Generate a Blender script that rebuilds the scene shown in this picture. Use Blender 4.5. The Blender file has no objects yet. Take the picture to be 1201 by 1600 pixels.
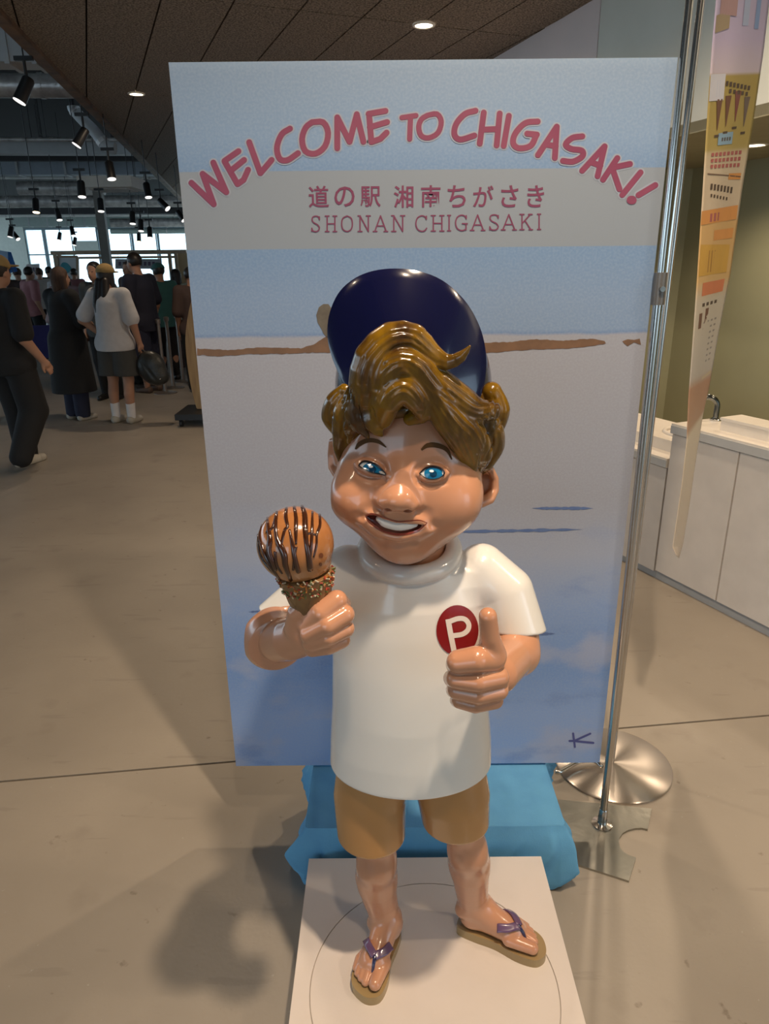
import bpy, math, random
import numpy as np
from math import sin, cos, pi, radians, sqrt, atan2
from mathutils import Vector, Matrix

random.seed(7); np.random.seed(7)
SC = bpy.context.scene
COL = SC.collection

# ---------------------------------------------------------------- camera
F_PX, PITCH, ROLL, CAM_H = 1109.0, radians(19.46), radians(-0.57), 1.6
cam_d = bpy.data.cameras.new('camera'); cam = bpy.data.objects.new('camera', cam_d); COL.objects.link(cam)
cam_d.sensor_fit = 'HORIZONTAL'; cam_d.sensor_width = 36.0; cam_d.lens = 36.0 * F_PX / 1201.0
cam_d.clip_start = 0.05; cam_d.clip_end = 300
cam.matrix_world = Matrix.Translation((0, 0, CAM_H)) @ Matrix.Rotation(pi/2 - PITCH, 4, 'X') @ Matrix.Rotation(ROLL, 4, 'Z')
SC.camera = cam
# ---------------------------------------------------------------- world, lights, exposure
SC.view_settings.view_transform = 'Standard'; SC.view_settings.look = 'None'
SC.view_settings.exposure = 0.0; SC.view_settings.gamma = 1.0; SC.view_settings.use_curve_mapping = False
wd = bpy.data.worlds.new('daylight'); SC.world = wd; wd.use_nodes = True
bg = wd.node_tree.nodes['Background']; bg.inputs[0].default_value = (0.62, 0.83, 1.0, 1); bg.inputs[1].default_value = 2.7
WARM = (1.0, 0.78, 0.56)
def spot(name, loc, watts, angle=160, blend=0.9, color=WARM, size=0.045, aim=None):
    l = bpy.data.lights.new(name, 'SPOT'); l.energy = watts; l.color = color
    l.spot_size = radians(angle); l.spot_blend = blend; l.shadow_soft_size = size
    o = bpy.data.objects.new(name, l); COL.objects.link(o); o.location = loc
    if aim is not None:
        o.rotation_euler = (Vector(aim) - Vector(loc)).to_track_quat('-Z', 'Y').to_euler()
    return o
CEIL = 3.15
spot('downlight_lamp', (0.42, 0.50, CEIL-0.03), 215)
spot('downlight_lamp', (0.10, -0.05, CEIL-0.03), 48)
spot('downlight_lamp', (-1.07, 3.06, CEIL-0.03), 72)
spot('downlight_lamp', (1.10, 3.15, CEIL-0.03), 110)
spot('downlight_lamp', (0.307, 5.78, CEIL-0.03), 110)
spot('downlight_lamp', (-2.355, 7.817, CEIL-0.03), 75)
spot('downlight_lamp', (-1.9, 0.6, CEIL-0.03), 12)
spot('downlight_lamp', (2.3, 0.6, CEIL-0.03), 75)

# ---------------------------------------------------------------- photograph geometry helpers
RM = np.array(cam.matrix_world.to_3x3()); CAM = np.array([0, 0, CAM_H])
def ray(x, y):
    return RM @ np.array([(x-600.5)/F_PX, -(y-800)/F_PX, -1.0])
def W(x, y, Y):                     # the point seen at pixel (x, y) standing Y metres in front of the camera
    d = ray(x, y); return CAM + d*(Y/d[1])
def Gz(x, y, z=0.0):                # the point seen at pixel (x, y) at height z
    d = ray(x, y); return CAM + d*((z-CAM_H)/d[2])
def onplane(x, y, p0, d):
    n = np.array([-d[1], d[0], 0]); r = ray(x, y); return CAM + r*(((np.array(p0)-CAM) @ n)/(r @ n))

# ---------------------------------------------------------------- materials
MATS = {}
def mat(name, col, rough=0.5, metal=0.0, col2=None, scale=8.0, detail=4.0, ramp=(0.35, 0.65), bump=0.0, bscale=None, coat=0.0,
        emit=None, estr=0.0, stretch=(1, 1, 1), spec=0.5):
    if name in MATS: return MATS[name]
    m = bpy.data.materials.new(name); m.use_nodes = True; nt = m.node_tree; N = nt.nodes; L = nt.links
    b = N['Principled BSDF']
    b.inputs['Base Color'].default_value = (*col, 1); b.inputs['Roughness'].default_value = rough; b.inputs['Metallic'].default_value = metal
    b.inputs['Coat Weight'].default_value = coat; b.inputs['Coat Roughness'].default_value = 0.06
    b.inputs['Specular IOR Level'].default_value = spec
    tc = N.new('ShaderNodeTexCoord'); mp = N.new('ShaderNodeMapping'); L.new(tc.outputs['Object'], mp.inputs[0]); mp.inputs['Scale'].default_value = stretch
    if col2 is None: col2 = tuple(c*0.93 for c in col)
    nz = N.new('ShaderNodeTexNoise'); nz.inputs['Scale'].default_value = scale; nz.inputs['Detail'].default_value = detail
    L.new(mp.outputs[0], nz.inputs['Vector'])
    rp = N.new('ShaderNodeValToRGB'); rp.color_ramp.elements[0].position = ramp[0]; rp.color_ramp.elements[1].position = ramp[1]
    rp.color_ramp.elements[0].color = (*col, 1); rp.color_ramp.elements[1].color = (*col2, 1)
    L.new(nz.outputs['Fac'], rp.inputs[0]); L.new(rp.outputs[0], b.inputs['Base Color'])
    if bump:
        bp = N.new('ShaderNodeBump'); bp.inputs['Strength'].default_value = bump; bp.inputs['Distance'].default_value = 0.01
        if bscale:
            n2 = N.new('ShaderNodeTexNoise'); n2.inputs['Scale'].default_value = bscale; n2.inputs['Detail'].default_value = 3
            L.new(mp.outputs[0], n2.inputs['Vector']); L.new(n2.outputs['Fac'], bp.inputs['Height'])
        else: L.new(nz.outputs['Fac'], bp.inputs['Height'])
        L.new(bp.outputs[0], b.inputs['Normal'])
    if emit: b.inputs['Emission Color'].default_value = (*emit, 1); b.inputs['Emission Strength'].default_value = estr
    MATS[name] = m; return m

# ---------------------------------------------------------------- objects
ORG = {}
def thing(name, label, cat, loc, group=None):
    o = bpy.data.objects.new(name, None); COL.objects.link(o); o.location = [float(v) for v in loc]; o.empty_display_size = 0.1
    ORG[o.name] = np.array(loc, float); o['label'] = label; o['category'] = cat
    if group: o['group'] = group
    return o
def obj(name, VF, m, parent=None, smooth=False, label=None, cat=None, group=None, kind=None, origin=None, sharp=None):
    V, Fc = VF; V = np.asarray(V, float)
    me = bpy.data.meshes.new(name)
    if parent is not None: org = ORG[parent.name]
    else: org = np.array(origin if origin is not None else [(V[:, 0].min()+V[:, 0].max())/2, (V[:, 1].min()+V[:, 1].max())/2, V[:, 2].min()], float)
    if isinstance(Fc, np.ndarray):
        nf, k = Fc.shape
        me.vertices.add(len(V)); me.vertices.foreach_set('co', (V-org).astype(np.float32).ravel())
        me.loops.add(nf*k); me.loops.foreach_set('vertex_index', Fc.astype(np.int32).ravel())
        me.polygons.add(nf); me.polygons.foreach_set('loop_start', np.arange(0, nf*k, k, dtype=np.int32))
        me.update(calc_edges=True); me.validate()
    else:
        me.from_pydata([tuple(v) for v in (V-org)], [], [tuple(f) for f in Fc]); me.update()
    if smooth:
        me.polygons.foreach_set('use_smooth', np.ones(len(me.polygons), bool))
        if sharp: me.set_sharp_from_angle(angle=radians(sharp))
    if m: me.materials.append(m)
    o = bpy.data.objects.new(name, me); COL.objects.link(o)
    if parent is not None: o.parent = parent; ORG[o.name] = org
    else: o.location = org; ORG[o.name] = org
    if label: o['label'] = label
    if cat: o['category'] = cat
    if group: o['group'] = group
    if kind: o['kind'] = kind
    return o

class MB:
    def __init__(s): s.v = []; s.f = []
    def add(s, v, f):
        n = len(s.v); s.v += [tuple(map(float, p)) for p in v]; s.f += [tuple(i+n for i in q) for q in f]; return s
    def out(s): return s.v, s.f
    def box(s, c, h, R=None):
        R = np.eye(3) if R is None else np.array(R); c = np.array(c, float)
        P = [c + R @ (np.array([a, b, d])*h) for a in (-1, 1) for b in (-1, 1) for d in (-1, 1)]
        return s.add(P, [(0, 1, 3, 2), (4, 6, 7, 5), (0, 4, 5, 1), (2, 3, 7, 6), (0, 2, 6, 4), (1, 5, 7, 3)])
    def bar(s, p, q, w, h=None, up=(0, 0, 1)):     # square bar
        p = np.array(p, float); q = np.array(q, float); h = h or w; d = (q-p)/np.linalg.norm(q-p); up = np.array(up, float)
        if abs(d @ up) > 0.98: up = np.array([0, 1., 0])
        a = np.cross(d, up); a /= np.linalg.norm(a); b = np.cross(a, d)
        return s.box((p+q)/2, (w/2, np.linalg.norm(q-p)/2, h/2), np.array([a, d, b]).T)
    def path(s, pts, r, n=10, cap=True, closed=False):
        P = [np.array(p, float) for p in pts]; m = len(P); r = [r]*m if np.isscalar(r) else list(r)
        ref = None; base = len(s.v); vs = []
        for i in range(m):
            if closed: t = P[(i+1) % m]-P[i-1]
            else: t = P[min(i+1, m-1)]-P[max(i-1, 0)]
            t = t/(np.linalg.norm(t)+1e-12)
            if ref is None:
                ref = np.array([0, 0, 1.]) if abs(t[2]) < 0.9 else np.array([1., 0, 0])
            a = ref - t*(ref @ t); a /= np.linalg.norm(a)+1e-12; b = np.cross(t, a); ref = a
            vs += [P[i]+r[i]*(cos(2*pi*k/n)*a+sin(2*pi*k/n)*b) for k in range(n)]
        fs = []
        for i in range(m if closed else m-1):
            j = (i+1) % m
            fs += [(i*n+k, i*n+(k+1) % n, j*n+(k+1) % n, j*n+k) for k in range(n)]
        if cap and not closed: fs += [tuple(range(n-1, -1, -1)), tuple((m-1)*n+k for k in range(n))]
        return s.add(vs, fs)
    def cyl(s, p, q, r, r2=None, n=16): return s.path([p, q], [r, r if r2 is None else r2], n)
    def lathe(s, prof, c, n=24, R=None):           # profile of (radius, height)
        c = np.array(c, float); R = np.eye(3) if R is None else np.array(R); vs = []; fs = []
        for rr, z in prof: vs += [c + R @ np.array([rr*cos(2*pi*k/n), rr*sin(2*pi*k/n), z]) for k in range(n)]
        for i in range(len(prof)-1): fs += [(i*n+k, i*n+(k+1) % n, (i+1)*n+(k+1) % n, (i+1)*n+k) for k in range(n)]
        fs += [tuple(range(n-1, -1, -1)), tuple((len(prof)-1)*n+k for k in range(n))]
        return s.add(vs, fs)
    def prism(s, poly, z0, z1):                    # horizontal polygon (ccw) given thickness
        n = len(poly); vs = [(p[0], p[1], z0) for p in poly]+[(p[0], p[1], z1) for p in poly]
        fs = [tuple(range(n-1, -1, -1)), tuple(range(n, 2*n))]+[(k, (k+1) % n, n+(k+1) % n, n+k) for k in range(n)]
        return s.add(vs, fs)
    def slab(s, pts, off):                         # planar polygon thickened by vector off
        n = len(pts); P = [np.array(p, float) for p in pts]; o = np.array(off, float)
        return s.add(P+[p+o for p in P], [tuple(range(n)), tuple(range(2*n-1, n-1, -1))]+[(k, n+k, n+(k+1) % n, (k+1) % n) for k in range(n)])
    def ball(s, c, r, n=10, m=7, R=None):
        c = np.array(c, float); r = np.array([r]*3 if np.isscalar(r) else r, float); R = np.eye(3) if R is None else np.array(R)
        vs = [c+R @ (r*np.array([0, 0, 1.]))]; fs = []
        for i in range(1, m):
            t = pi*i/m; vs += [c+R @ (r*np.array([sin(t)*cos(2*pi*k/n), sin(t)*sin(2*pi*k/n), cos(t)])) for k in range(n)]
        vs.append(c-R @ (r*np.array([0, 0, 1.])))
        fs += [(0, 1+k, 1+(k+1) % n) for k in range(n)]
        for i in range(m-2): fs += [(1+i*n+k, 1+(i+1)*n+k, 1+(i+1)*n+(k+1) % n, 1+i*n+(k+1) % n) for k in range(n)]
        e = len(vs)-1; b = 1+(m-2)*n
        fs += [(e, b+(k+1) % n, b+k) for k in range(n)]
        return s.add(vs, fs)

# ---------------------------------------------------------------- sculpting with distance fields
def sph(c, r):
    c = np.array(c, float); return (lambda X, Y, Z: np.sqrt((X-c[0])**2+(Y-c[1])**2+(Z-c[2])**2)-r, c-r, c+r)
def ell(c, r, R=None):
    c = np.array(c, float); r = np.array(r, float); A = np.eye(3) if R is None else np.array(R).T
    def f(X, Y, Z):
        x, y, z = X-c[0], Y-c[1], Z-c[2]
        if R is not None: x, y, z = (A[0, 0]*x+A[0, 1]*y+A[0, 2]*z, A[1, 0]*x+A[1, 1]*y+A[1, 2]*z, A[2, 0]*x+A[2, 1]*y+A[2, 2]*z)
        k0 = np.sqrt((x/r[0])**2+(y/r[1])**2+(z/r[2])**2); k1 = np.sqrt((x/r[0]**2)**2+(y/r[1]**2)**2+(z/r[2]**2)**2)+1e-9
        return k0*(k0-1)/k1
    m = r.max() if R is not None else r
    return (f, c-m, c+m)
def tube(pts, rad):
    P = [np.array(p, float) for p in pts]; rad = [rad]*len(P) if np.isscalar(rad) else list(rad)
    def f(X, Y, Z):
        out = None
        for a, b, ra, rb in zip(P[:-1], P[1:], rad[:-1], rad[1:]):
            d = b-a; L2 = d @ d+1e-12
            t = np.clip(((X-a[0])*d[0]+(Y-a[1])*d[1]+(Z-a[2])*d[2])/L2, 0, 1)
            q = np.sqrt((X-a[0]-t*d[0])**2+(Y-a[1]-t*d[1])**2+(Z-a[2]-t*d[2])**2)-(ra+(rb-ra)*t)
            out = q if out is None else np.minimum(out, q)
        return out
    A = np.array(P); m = max(rad); return (f, A.min(0)-m, A.max(0)+m)
def plane(p, n):                                   # keeps the side the normal points away from
    p = np.array(p, float); n = np.array(n, float); n /= np.linalg.norm(n)
    return (lambda X, Y, Z: (X-p[0])*n[0]+(Y-p[1])*n[1]+(Z-p[2])*n[2], None, None)
def loft(zs, rx, ry, cx, cy):
    def f(X, Y, Z):
        z = np.clip(Z, zs[0], zs[-1]); a = np.interp(z, zs, rx); b = np.interp(z, zs, ry); x0 = np.interp(z, zs, cx); y0 = np.interp(z, zs, cy)
        k0 = np.sqrt(((X-x0)/a)**2+((Y-y0)/b)**2); k1 = np.sqrt(((X-x0)/a**2)**2+((Y-y0)/b**2)**2)+1e-9
        d = k0*(k0-1)/k1
        return np.maximum(d, np.maximum(zs[0]-Z, Z-zs[-1]))
    m = max(max(rx), max(ry)); return (f, np.array([min(cx)-m, min(cy)-m, zs[0]]), np.array([max(cx)+m, max(cy)+m, zs[-1]]))
def smin(a, b, k):
    if k <= 0: return np.minimum(a, b)
    h = np.maximum(k-np.abs(a-b), 0)/k; return np.minimum(a, b)-h*h*k*0.25
def sdf_at(ops, P):
    X, Y, Z = P[:, 0], P[:, 1], P[:, 2]; D = np.full(len(P), 1.0)
    for op, pr, k in ops:
        d = pr[0](X, Y, Z)
        D = smin(D, d, k) if op == 'u' else -smin(-D, d if op == 's' else -d, k)
    return D
def sculpt(ops, h, pad=None):
    los = [p[1] for o, p, k in ops if o == 'u']; his = [p[2] for o, p, k in ops if o == 'u']
    kk = max(k for o, p, k in ops); pad = pad or 3*h+kk*0.3
    lo = np.min(los, 0)-pad; hi = np.max(his, 0)+pad
    n = np.ceil((hi-lo)/h).astype(int)+1
    ax = [(lo[i]+h*np.arange(n[i])) for i in range(3)]
    D = np.full(n, 1.0, np.float32)
    for op, pr, k in ops:
        if pr[1] is None: sl = (slice(0, n[0]), slice(0, n[1]), slice(0, n[2]))
        else:
            m = k+3*h
            a = np.clip(np.floor((pr[1]-m-lo)/h).astype(int), 0, n); b = np.clip(np.ceil((pr[2]+m-lo)/h).astype(int)+1, 0, n)
            sl = tuple(slice(a[i], b[i]) for i in range(3))
        X = ax[0][sl[0]][:, None, None].astype(np.float32); Y = ax[1][sl[1]][None, :, None].astype(np.float32); Z = ax[2][sl[2]][None, None, :].astype(np.float32)
        if D[sl].size == 0: continue
        d = pr[0](X, Y, Z); C = D[sl]
        D[sl] = smin(C, d, k) if op == 'u' else -smin(-C, d if op == 's' else -d, k)
    # surface nets
    S = D < 0
    c = [S[i:n[0]-1+i, j:n[1]-1+j, l:n[2]-1+l] for i in (0, 1) for j in (0, 1) for l in (0, 1)]
    tot = sum(x.astype(np.int8) for x in c); act = (tot > 0) & (tot < 8)
    I = np.argwhere(act); ID = np.full(act.shape, -1, np.int32); ID[act] = np.arange(len(I))
    cor = [(i, j, l) for i in (0, 1) for j in (0, 1) for l in (0, 1)]
    val = np.stack([D[I[:, 0]+i, I[:, 1]+j, I[:, 2]+l] for i, j, l in cor], 1)
    acc = np.zeros((len(I), 3)); cnt = np.zeros(len(I))
    for a in range(8):
        for b in range(a+1, 8):
            ca, cb = np.array(cor[a]), np.array(cor[b])
            if abs(ca-cb).sum() != 1: continue
            va, vb = val[:, a], val[:, b]; x = (va < 0) != (vb < 0)
            t = np.where(x, va/(va-vb+1e-12), 0)
            acc += np.where(x[:, None], ca+(cb-ca)*t[:, None], 0); cnt += x
    V = lo+h*(I+acc/cnt[:, None])
    Q = []
    for axis in range(3):
        u, w = [(1, 2), (2, 0), (0, 1)][axis]
        s0 = [slice(None)]*3; s1 = [slice(None)]*3; s0[axis] = slice(0, -1); s1[axis] = slice(1, None)
        e = S[tuple(s0)] != S[tuple(s1)]; E = np.argwhere(e)
        E = E[(E[:, u] > 0) & (E[:, w] > 0) & (E[:, u] < n[u]-1) & (E[:, w] < n[w]-1)]
        inside = S[E[:, 0], E[:, 1], E[:, 2]]
        def at(du, dw):
            G = E.copy(); G[:, u] += du; G[:, w] += dw; return ID[G[:, 0], G[:, 1], G[:, 2]]
        q = np.stack([at(-1, -1), at(0, -1), at(0, 0), at(-1, 0)], 1)
        q = np.where(inside[:, None], q, q[:, ::-1]); Q.append(q)
    Q = np.concatenate(Q); Q = Q[(Q >= 0).all(1)]
    return V, Q
def trace(ops, px, t0=0.5):                        # where sight lines through these pixels meet a sculpted surface
    px = np.asarray(px, float); D = np.array([ray(x, y) for x, y in px]); D /= np.linalg.norm(D, axis=1)[:, None]; t = np.full(len(px), t0)
    for _ in range(90):
        d = sdf_at(ops, CAM+D*t[:, None]); t += np.clip(d, -0.01, 0.08)*0.8
    return CAM+D*t[:, None], D
def dens(poly, step=2.0):
    P = [np.array(p, float) for p in poly]; out = [P[0]]
    for a, b in zip(P[:-1], P[1:]):
        k = max(1, int(np.linalg.norm(b-a)/step)); out += [a+(b-a)*i/k for i in range(1, k+1)]
    return np.array(out)
def curve(poly, n=24):                             # Catmull-Rom
    P = [np.array(p, float) for p in poly]; P = [2*P[0]-P[1]]+P+[2*P[-1]-P[-2]]; out = []
    m = len(P)-3
    for i in range(m):
        p0, p1, p2, p3 = P[i:i+4]; k = max(2, n//m)
        for j in range(k):
            t = j/k; out.append(0.5*((2*p1)+(-p0+p2)*t+(2*p0-5*p1+4*p2-p3)*t*t+(-p0+3*p1-3*p2+p3)*t**3))
    out.append(P[-2]); return np.array(out)
def skin_strip(ops, poly, width, lift=0.0012):     # a painted stroke lying on a sculpted surface
    P = np.array(poly, float); w = np.array([width]*len(P) if np.isscalar(width) else np.interp(np.linspace(0, 1, len(P)), np.linspace(0, 1, len(width)), width))
    T = np.gradient(P, axis=0); T /= np.linalg.norm(T, axis=1)[:, None]+1e-9; Nn = np.stack([-T[:, 1], T[:, 0]], 1)
    rows = [P+Nn*(w*k)[:, None] for k in (-0.5, 0, 0.5)]
    A = np.concatenate(rows); H, D = trace(ops, A); H = H-D*lift; n = len(P); m = MB()
    m.add(list(H), [(r*n+i, r*n+i+1, (r+1)*n+i+1, (r+1)*n+i) for r in range(2) for i in range(n-1)])
    return m.out()
def skin_disc(ops, c, rx, ry, rot=0.0, lift=0.001, rings=5, n=36):
    pts = [(c[0], c[1])]
    for i in range(1, rings+1):
        for k in range(n):
            a = 2*pi*k/n; x, y = rx*i/rings*cos(a), ry*i/rings*sin(a); pts.append((c[0]+x*cos(rot)-y*sin(rot), c[1]+x*sin(rot)+y*cos(rot)))
    H, D = trace(ops, pts); H = H-D*lift
    fs = [(0, 1+(k+1) % n, 1+k) for k in range(n)]
    for i in range(rings-1): fs += [(1+i*n+k, 1+i*n+(k+1) % n, 1+(i+1)*n+(k+1) % n, 1+(i+1)*n+k) for k in range(n)]
    return list(H), fs
def rotm(axis, a): return np.array(Matrix.Rotation(a, 3, axis))
def clip_poly(poly, halfs):
    for (p, n) in halfs:
        out = []
        for i in range(len(poly)):
            a, b = np.array(poly[i]), np.array(poly[(i+1) % len(poly)])
            da, db = (a-p) @ n, (b-p) @ n
            if da >= 0: out.append(a)
            if (da >= 0) != (db >= 0): out.append(a+(b-a)*da/(da-db))
        poly = out
        if len(poly) < 3: return None
    return poly
# ================================================================ THE ROOM
# floor: concrete slabs with one saw-cut joint in view
jd = np.array([1.937, 0.228]); jd /= np.linalg.norm(jd); jn = np.array([-jd[1], jd[0]]); jp = np.array([-0.521, 1.995])
mfloor = mat('concrete_floor', (0.355, 0.312, 0.258), 0.42, col2=(0.275, 0.24, 0.197), scale=1.6, detail=9, ramp=(0.3, 0.75), bump=0.05, bscale=60)
nt = mfloor.node_tree                                        # small scuffs, flecks and trowel marks
b_f = nt.nodes['Principled BSDF']; src = b_f.inputs['Base Color'].links[0].from_socket
def fleck(scale, a, b, col, amount, src, stretch=(1, 1, 1), kind='noise'):
    tc_ = nt.nodes.new('ShaderNodeTexCoord'); mp_ = nt.nodes.new('ShaderNodeMapping'); mp_.inputs['Scale'].default_value = stretch; nt.links.new(tc_.outputs['Object'], mp_.inputs[0])
    n_ = nt.nodes.new('ShaderNodeTexNoise'); n_.inputs['Scale'].default_value = scale; n_.inputs['Detail'].default_value = 5; nt.links.new(mp_.outputs[0], n_.inputs['Vector'])
    r_ = nt.nodes.new('ShaderNodeMapRange'); r_.inputs[1].default_value = a; r_.inputs[2].default_value = b; r_.inputs[4].default_value = amount; nt.links.new(n_.outputs['Fac'], r_.inputs[0])
    x_ = nt.nodes.new('ShaderNodeMix'); x_.data_type = 'RGBA'; x_.inputs[7].default_value = (*col, 1); nt.links.new(r_.outputs[0], x_.inputs[0]); nt.links.new(src, x_.inputs[6]); return x_.outputs[2]
src = fleck(22, 0.70, 0.76, (0.13, 0.10, 0.075), 0.55, src); src = fleck(5, 0.60, 0.75, (0.22, 0.185, 0.15), 0.5, src); src = fleck(60, 0.72, 0.78, (0.55, 0.52, 0.48), 0.5, src)
src = fleck(3, 0.64, 0.67, (0.24, 0.21, 0.175), 0.4, src, (1, 7, 1)); src = fleck(150, 0.55, 0.75, (0.30, 0.27, 0.23), 0.35, src)
nt.links.new(src, b_f.inputs['Base Color'])
fl = obj('floor', MB().box((-6, 16, -0.045), (18, 27, 0.02)).out(), mat('joint_dark', (0.05, 0.045, 0.04), 0.9), kind='structure')
ORG[fl.name] = np.array(fl.location)
lim = [-11.0, 0.0, 5.6, 11.2, 16.8, 38.0]
for a, b in zip(lim[:-1], lim[1:]):
    q = [jp+jd*s+jn*t for s, t in ((-24, a+0.005), (14, a+0.005), (14, b-0.004), (-24, b-0.004))]
    obj('slab', MB().prism(q, -0.024, 0.0).out(), mfloor, fl)

# panelled ceiling: wood-wool boards 0.43 m wide laid along u, trimmed by the fascia and by the right wall
U = np.array([-0.365, 0.931]); Vv = np.array([0.931, 0.365])
f0, f1 = Gz(0, 22, CEIL)[:2], Gz(282, 310, CEIL)[:2]; fd = (f1-f0)/np.linalg.norm(f1-f0); fn = np.array([fd[1], -fd[0]])
w0 = np.array([0.913, 6.736]); w1 = np.array([1.354, 5.323]); wdir = (w1-w0)/np.linalg.norm(w1-w0); wn = np.array([wdir[1], -wdir[0]])
halfs = [(f0+fn*0.03, fn), (w0, wn)]
mboard = mat('wood_wool_board', (0.27, 0.22, 0.175), 0.9, col2=(0.085, 0.07, 0.057), scale=75, detail=5, ramp=(0.42, 0.6), bump=0.6)
cl = obj('ceiling', MB().prism(clip_poly([np.array(p, float) for p in ((-9, -7), (9, -7), (9, 39), (-9, 39))], halfs), CEIL+0.025, CEIL+0.12).out(),
         mat('ceiling_void', (0.02, 0.018, 0.015), 0.95), kind='structure')
ORG[cl.name] = np.array(cl.location)
for i in range(-9, 16):
    for j in range(-2, 9):
        a0, a1 = 0.213+0.4325*i, 0.213+0.4325*(i+1); b0, b1 = 5.28+2.87*(j-2), 5.28+2.87*(j-1); g = 0.006
        q = clip_poly([Vv*s+U*t for s, t in ((a0+g, b0+g), (a1-g, b0+g), (a1-g, b1-g), (a0+g, b1-g))], halfs)
        if q is None: continue
        c = np.mean(q, 0)
        if c[1] < -4 or c[1] > 22: continue
        obj('ceiling_board', MB().prism(q, CEIL, CEIL+0.022).out(), mboard, cl)
# fascia trim along the edge of the boards
mf = mat('fascia_wood', (0.17, 0.10, 0.055), 0.6, col2=(0.07, 0.045, 0.03), scale=5, stretch=(1, 1, 6), bump=0.2)
m = MB(); m.bar((*(f0-fd*7), CEIL+0.06), (*(f1+fd*18), CEIL+0.06), 0.085, 0.20); obj('trim_1', m.out(), mf, kind='structure')
# right wall above the washroom opening
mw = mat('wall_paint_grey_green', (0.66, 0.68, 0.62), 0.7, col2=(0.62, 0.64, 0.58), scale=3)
mw2 = mat('wall_paint_warm_light', (0.74, 0.65, 0.64), 0.7, col2=(0.70, 0.62, 0.61), scale=3)  # same wall, its pinkish cast of warmer light put into the colour
jx = onplane(935, 50, (*w0, 0), wdir)[:2]; back = w0-wdir*11; front = w0+wdir*9.0
def wallseg(name, a, b, z0, z1, m_, th=0.12, n=None, kind='structure', parent=None):
    n = (-wn if n is None else n)*th
    return obj(name, MB().slab([(*a, z0), (*b, z0), (*b, z1), (*a, z1)], (*n, 0)).out(), m_, parent, kind=kind)
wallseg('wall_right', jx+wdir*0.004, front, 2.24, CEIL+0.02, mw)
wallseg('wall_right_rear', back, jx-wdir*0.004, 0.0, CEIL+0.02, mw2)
# washroom recess: olive walls, soffit
cd = np.array([0.401, -0.916]); cn = np.array([0.916, 0.401]); cp = np.array([1.354, 3.587])
mol = mat('olive_wall_paint', (0.33, 0.325, 0.20), 0.55, col2=(0.30, 0.295, 0.185), scale=2)
msof = mat('olive_soffit_paint', (0.33, 0.30, 0.19), 0.7)
corner = Gz(1083, 262, 2.24)[:2]; off = (corner-cp) @ cn; cb = cp+cn*off
sc = (corner-cb) @ cd
a, b = cb+cd*sc, cb+cd*5.5
wallseg('wall_washroom_back', a, b, 0, 2.24, mol, n=cn)
sd = Gz(1003, 290, 2.24)[:2]; s2 = corner+np.array([-0.50, -0.86])*2.2
wallseg('wall_washroom_side', corner, w0+wdir*0.6, 0, 2.24, mol, n=np.array([-0.8, 0.6]))
so = [w0+wdir*0.2, front, b, a]
obj('ceiling_washroom', MB().prism(so, 2.234, 2.29).out(), msof, kind='structure')
# open hall ceiling, far walls
mdark = mat('open_ceiling_black', (0.018, 0.018, 0.02), 0.9)
q = clip_poly([np.array(p, float) for p in ((-23, -7), (4, -7), (4, 40), (-23, 40))], [(f0-fn*0.02, -fn)])
obj('ceiling_hall', MB().prism(q, 4.5, 4.6).out(), mdark, kind='structure')
hb = obj('trim_2', MB().slab([(*(f0-fd*7+fn*0.05), CEIL+0.12), (*(f1+fd*18+fn*0.05), CEIL+0.12), (*(f1+fd*18+fn*0.05), 4.5), (*(f0-fd*7+fn*0.05), 4.5)], (*(fn*0.04), 0)).out(), mdark, kind='structure')
mwhite = mat('hall_white_paint', (0.62, 0.66, 0.60), 0.7)
obj('wall_left', MB().box((-22, 16.5, 0.4), (0.1, 23, 0.4)).out(), mwhite, kind='structure')
obj('wall_left_head', MB().box((-22, 16.5, 4.35), (0.1, 23, 0.15)).out(), mwhite, kind='structure')  # unseen strip opening between sill and head, added to daylight the hall
# far glazed wall at Y = 25
YF = 38.0
def farbox(name, x0, y0, x1, y1, Y, th, m_, **k):
    a = W(x0, y1, Y); b = W(x1, y0, Y)
    return obj(name, MB().box(((a[0]+b[0])/2, Y+th/2, (a[2]+b[2])/2), ((b[0]-a[0])/2, th/2, (b[2]-a[2])/2)).out(), m_, **k)
mmul = mat('window_mullion', (0.16, 0.22, 0.25), 0.5)
z0f = 0.0
def colbox(name, px0, px1, Y, z0, z1, th, m_, **k):
    x0, x1 = W(px0, 408, Y)[0], W(px1, 408, Y)[0]
    return obj(name, MB().box(((x0+x1)/2, Y+th/2, (z0+z1)/2), ((x1-x0)/2, th/2, (z1-z0)/2)).out(), m_, **k)
ztop = W(60, 356, YF)[2]; zmid = W(60, 398, YF)[2]
colbox('wall_far_left', -300, 44, YF, 0, 4.5, 0.3, mwhite, kind='structure')
colbox('wall_far_pier', 119, 156, YF, W(60, 396, YF)[2], W(60, 377, YF)[2], 0.2, mwhite, kind='structure')
colbox('wall_far_head', 44, 640, YF, ztop, 4.5, 0.3, mat('hall_header_green', (0.22, 0.27, 0.25), 0.7), kind='structure')
colbox('wall_far_sill', 44, 640, YF, 0, 0.5, 0.3, mwhite, kind='structure')
for y_ in range(0, 40, 4): obj('trim_4', MB().box((-22, y_, 2.5), (0.06, 0.05, 1.7)).out(), mmul, kind='structure')  # mullions for the added daylight opening, out of view
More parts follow.
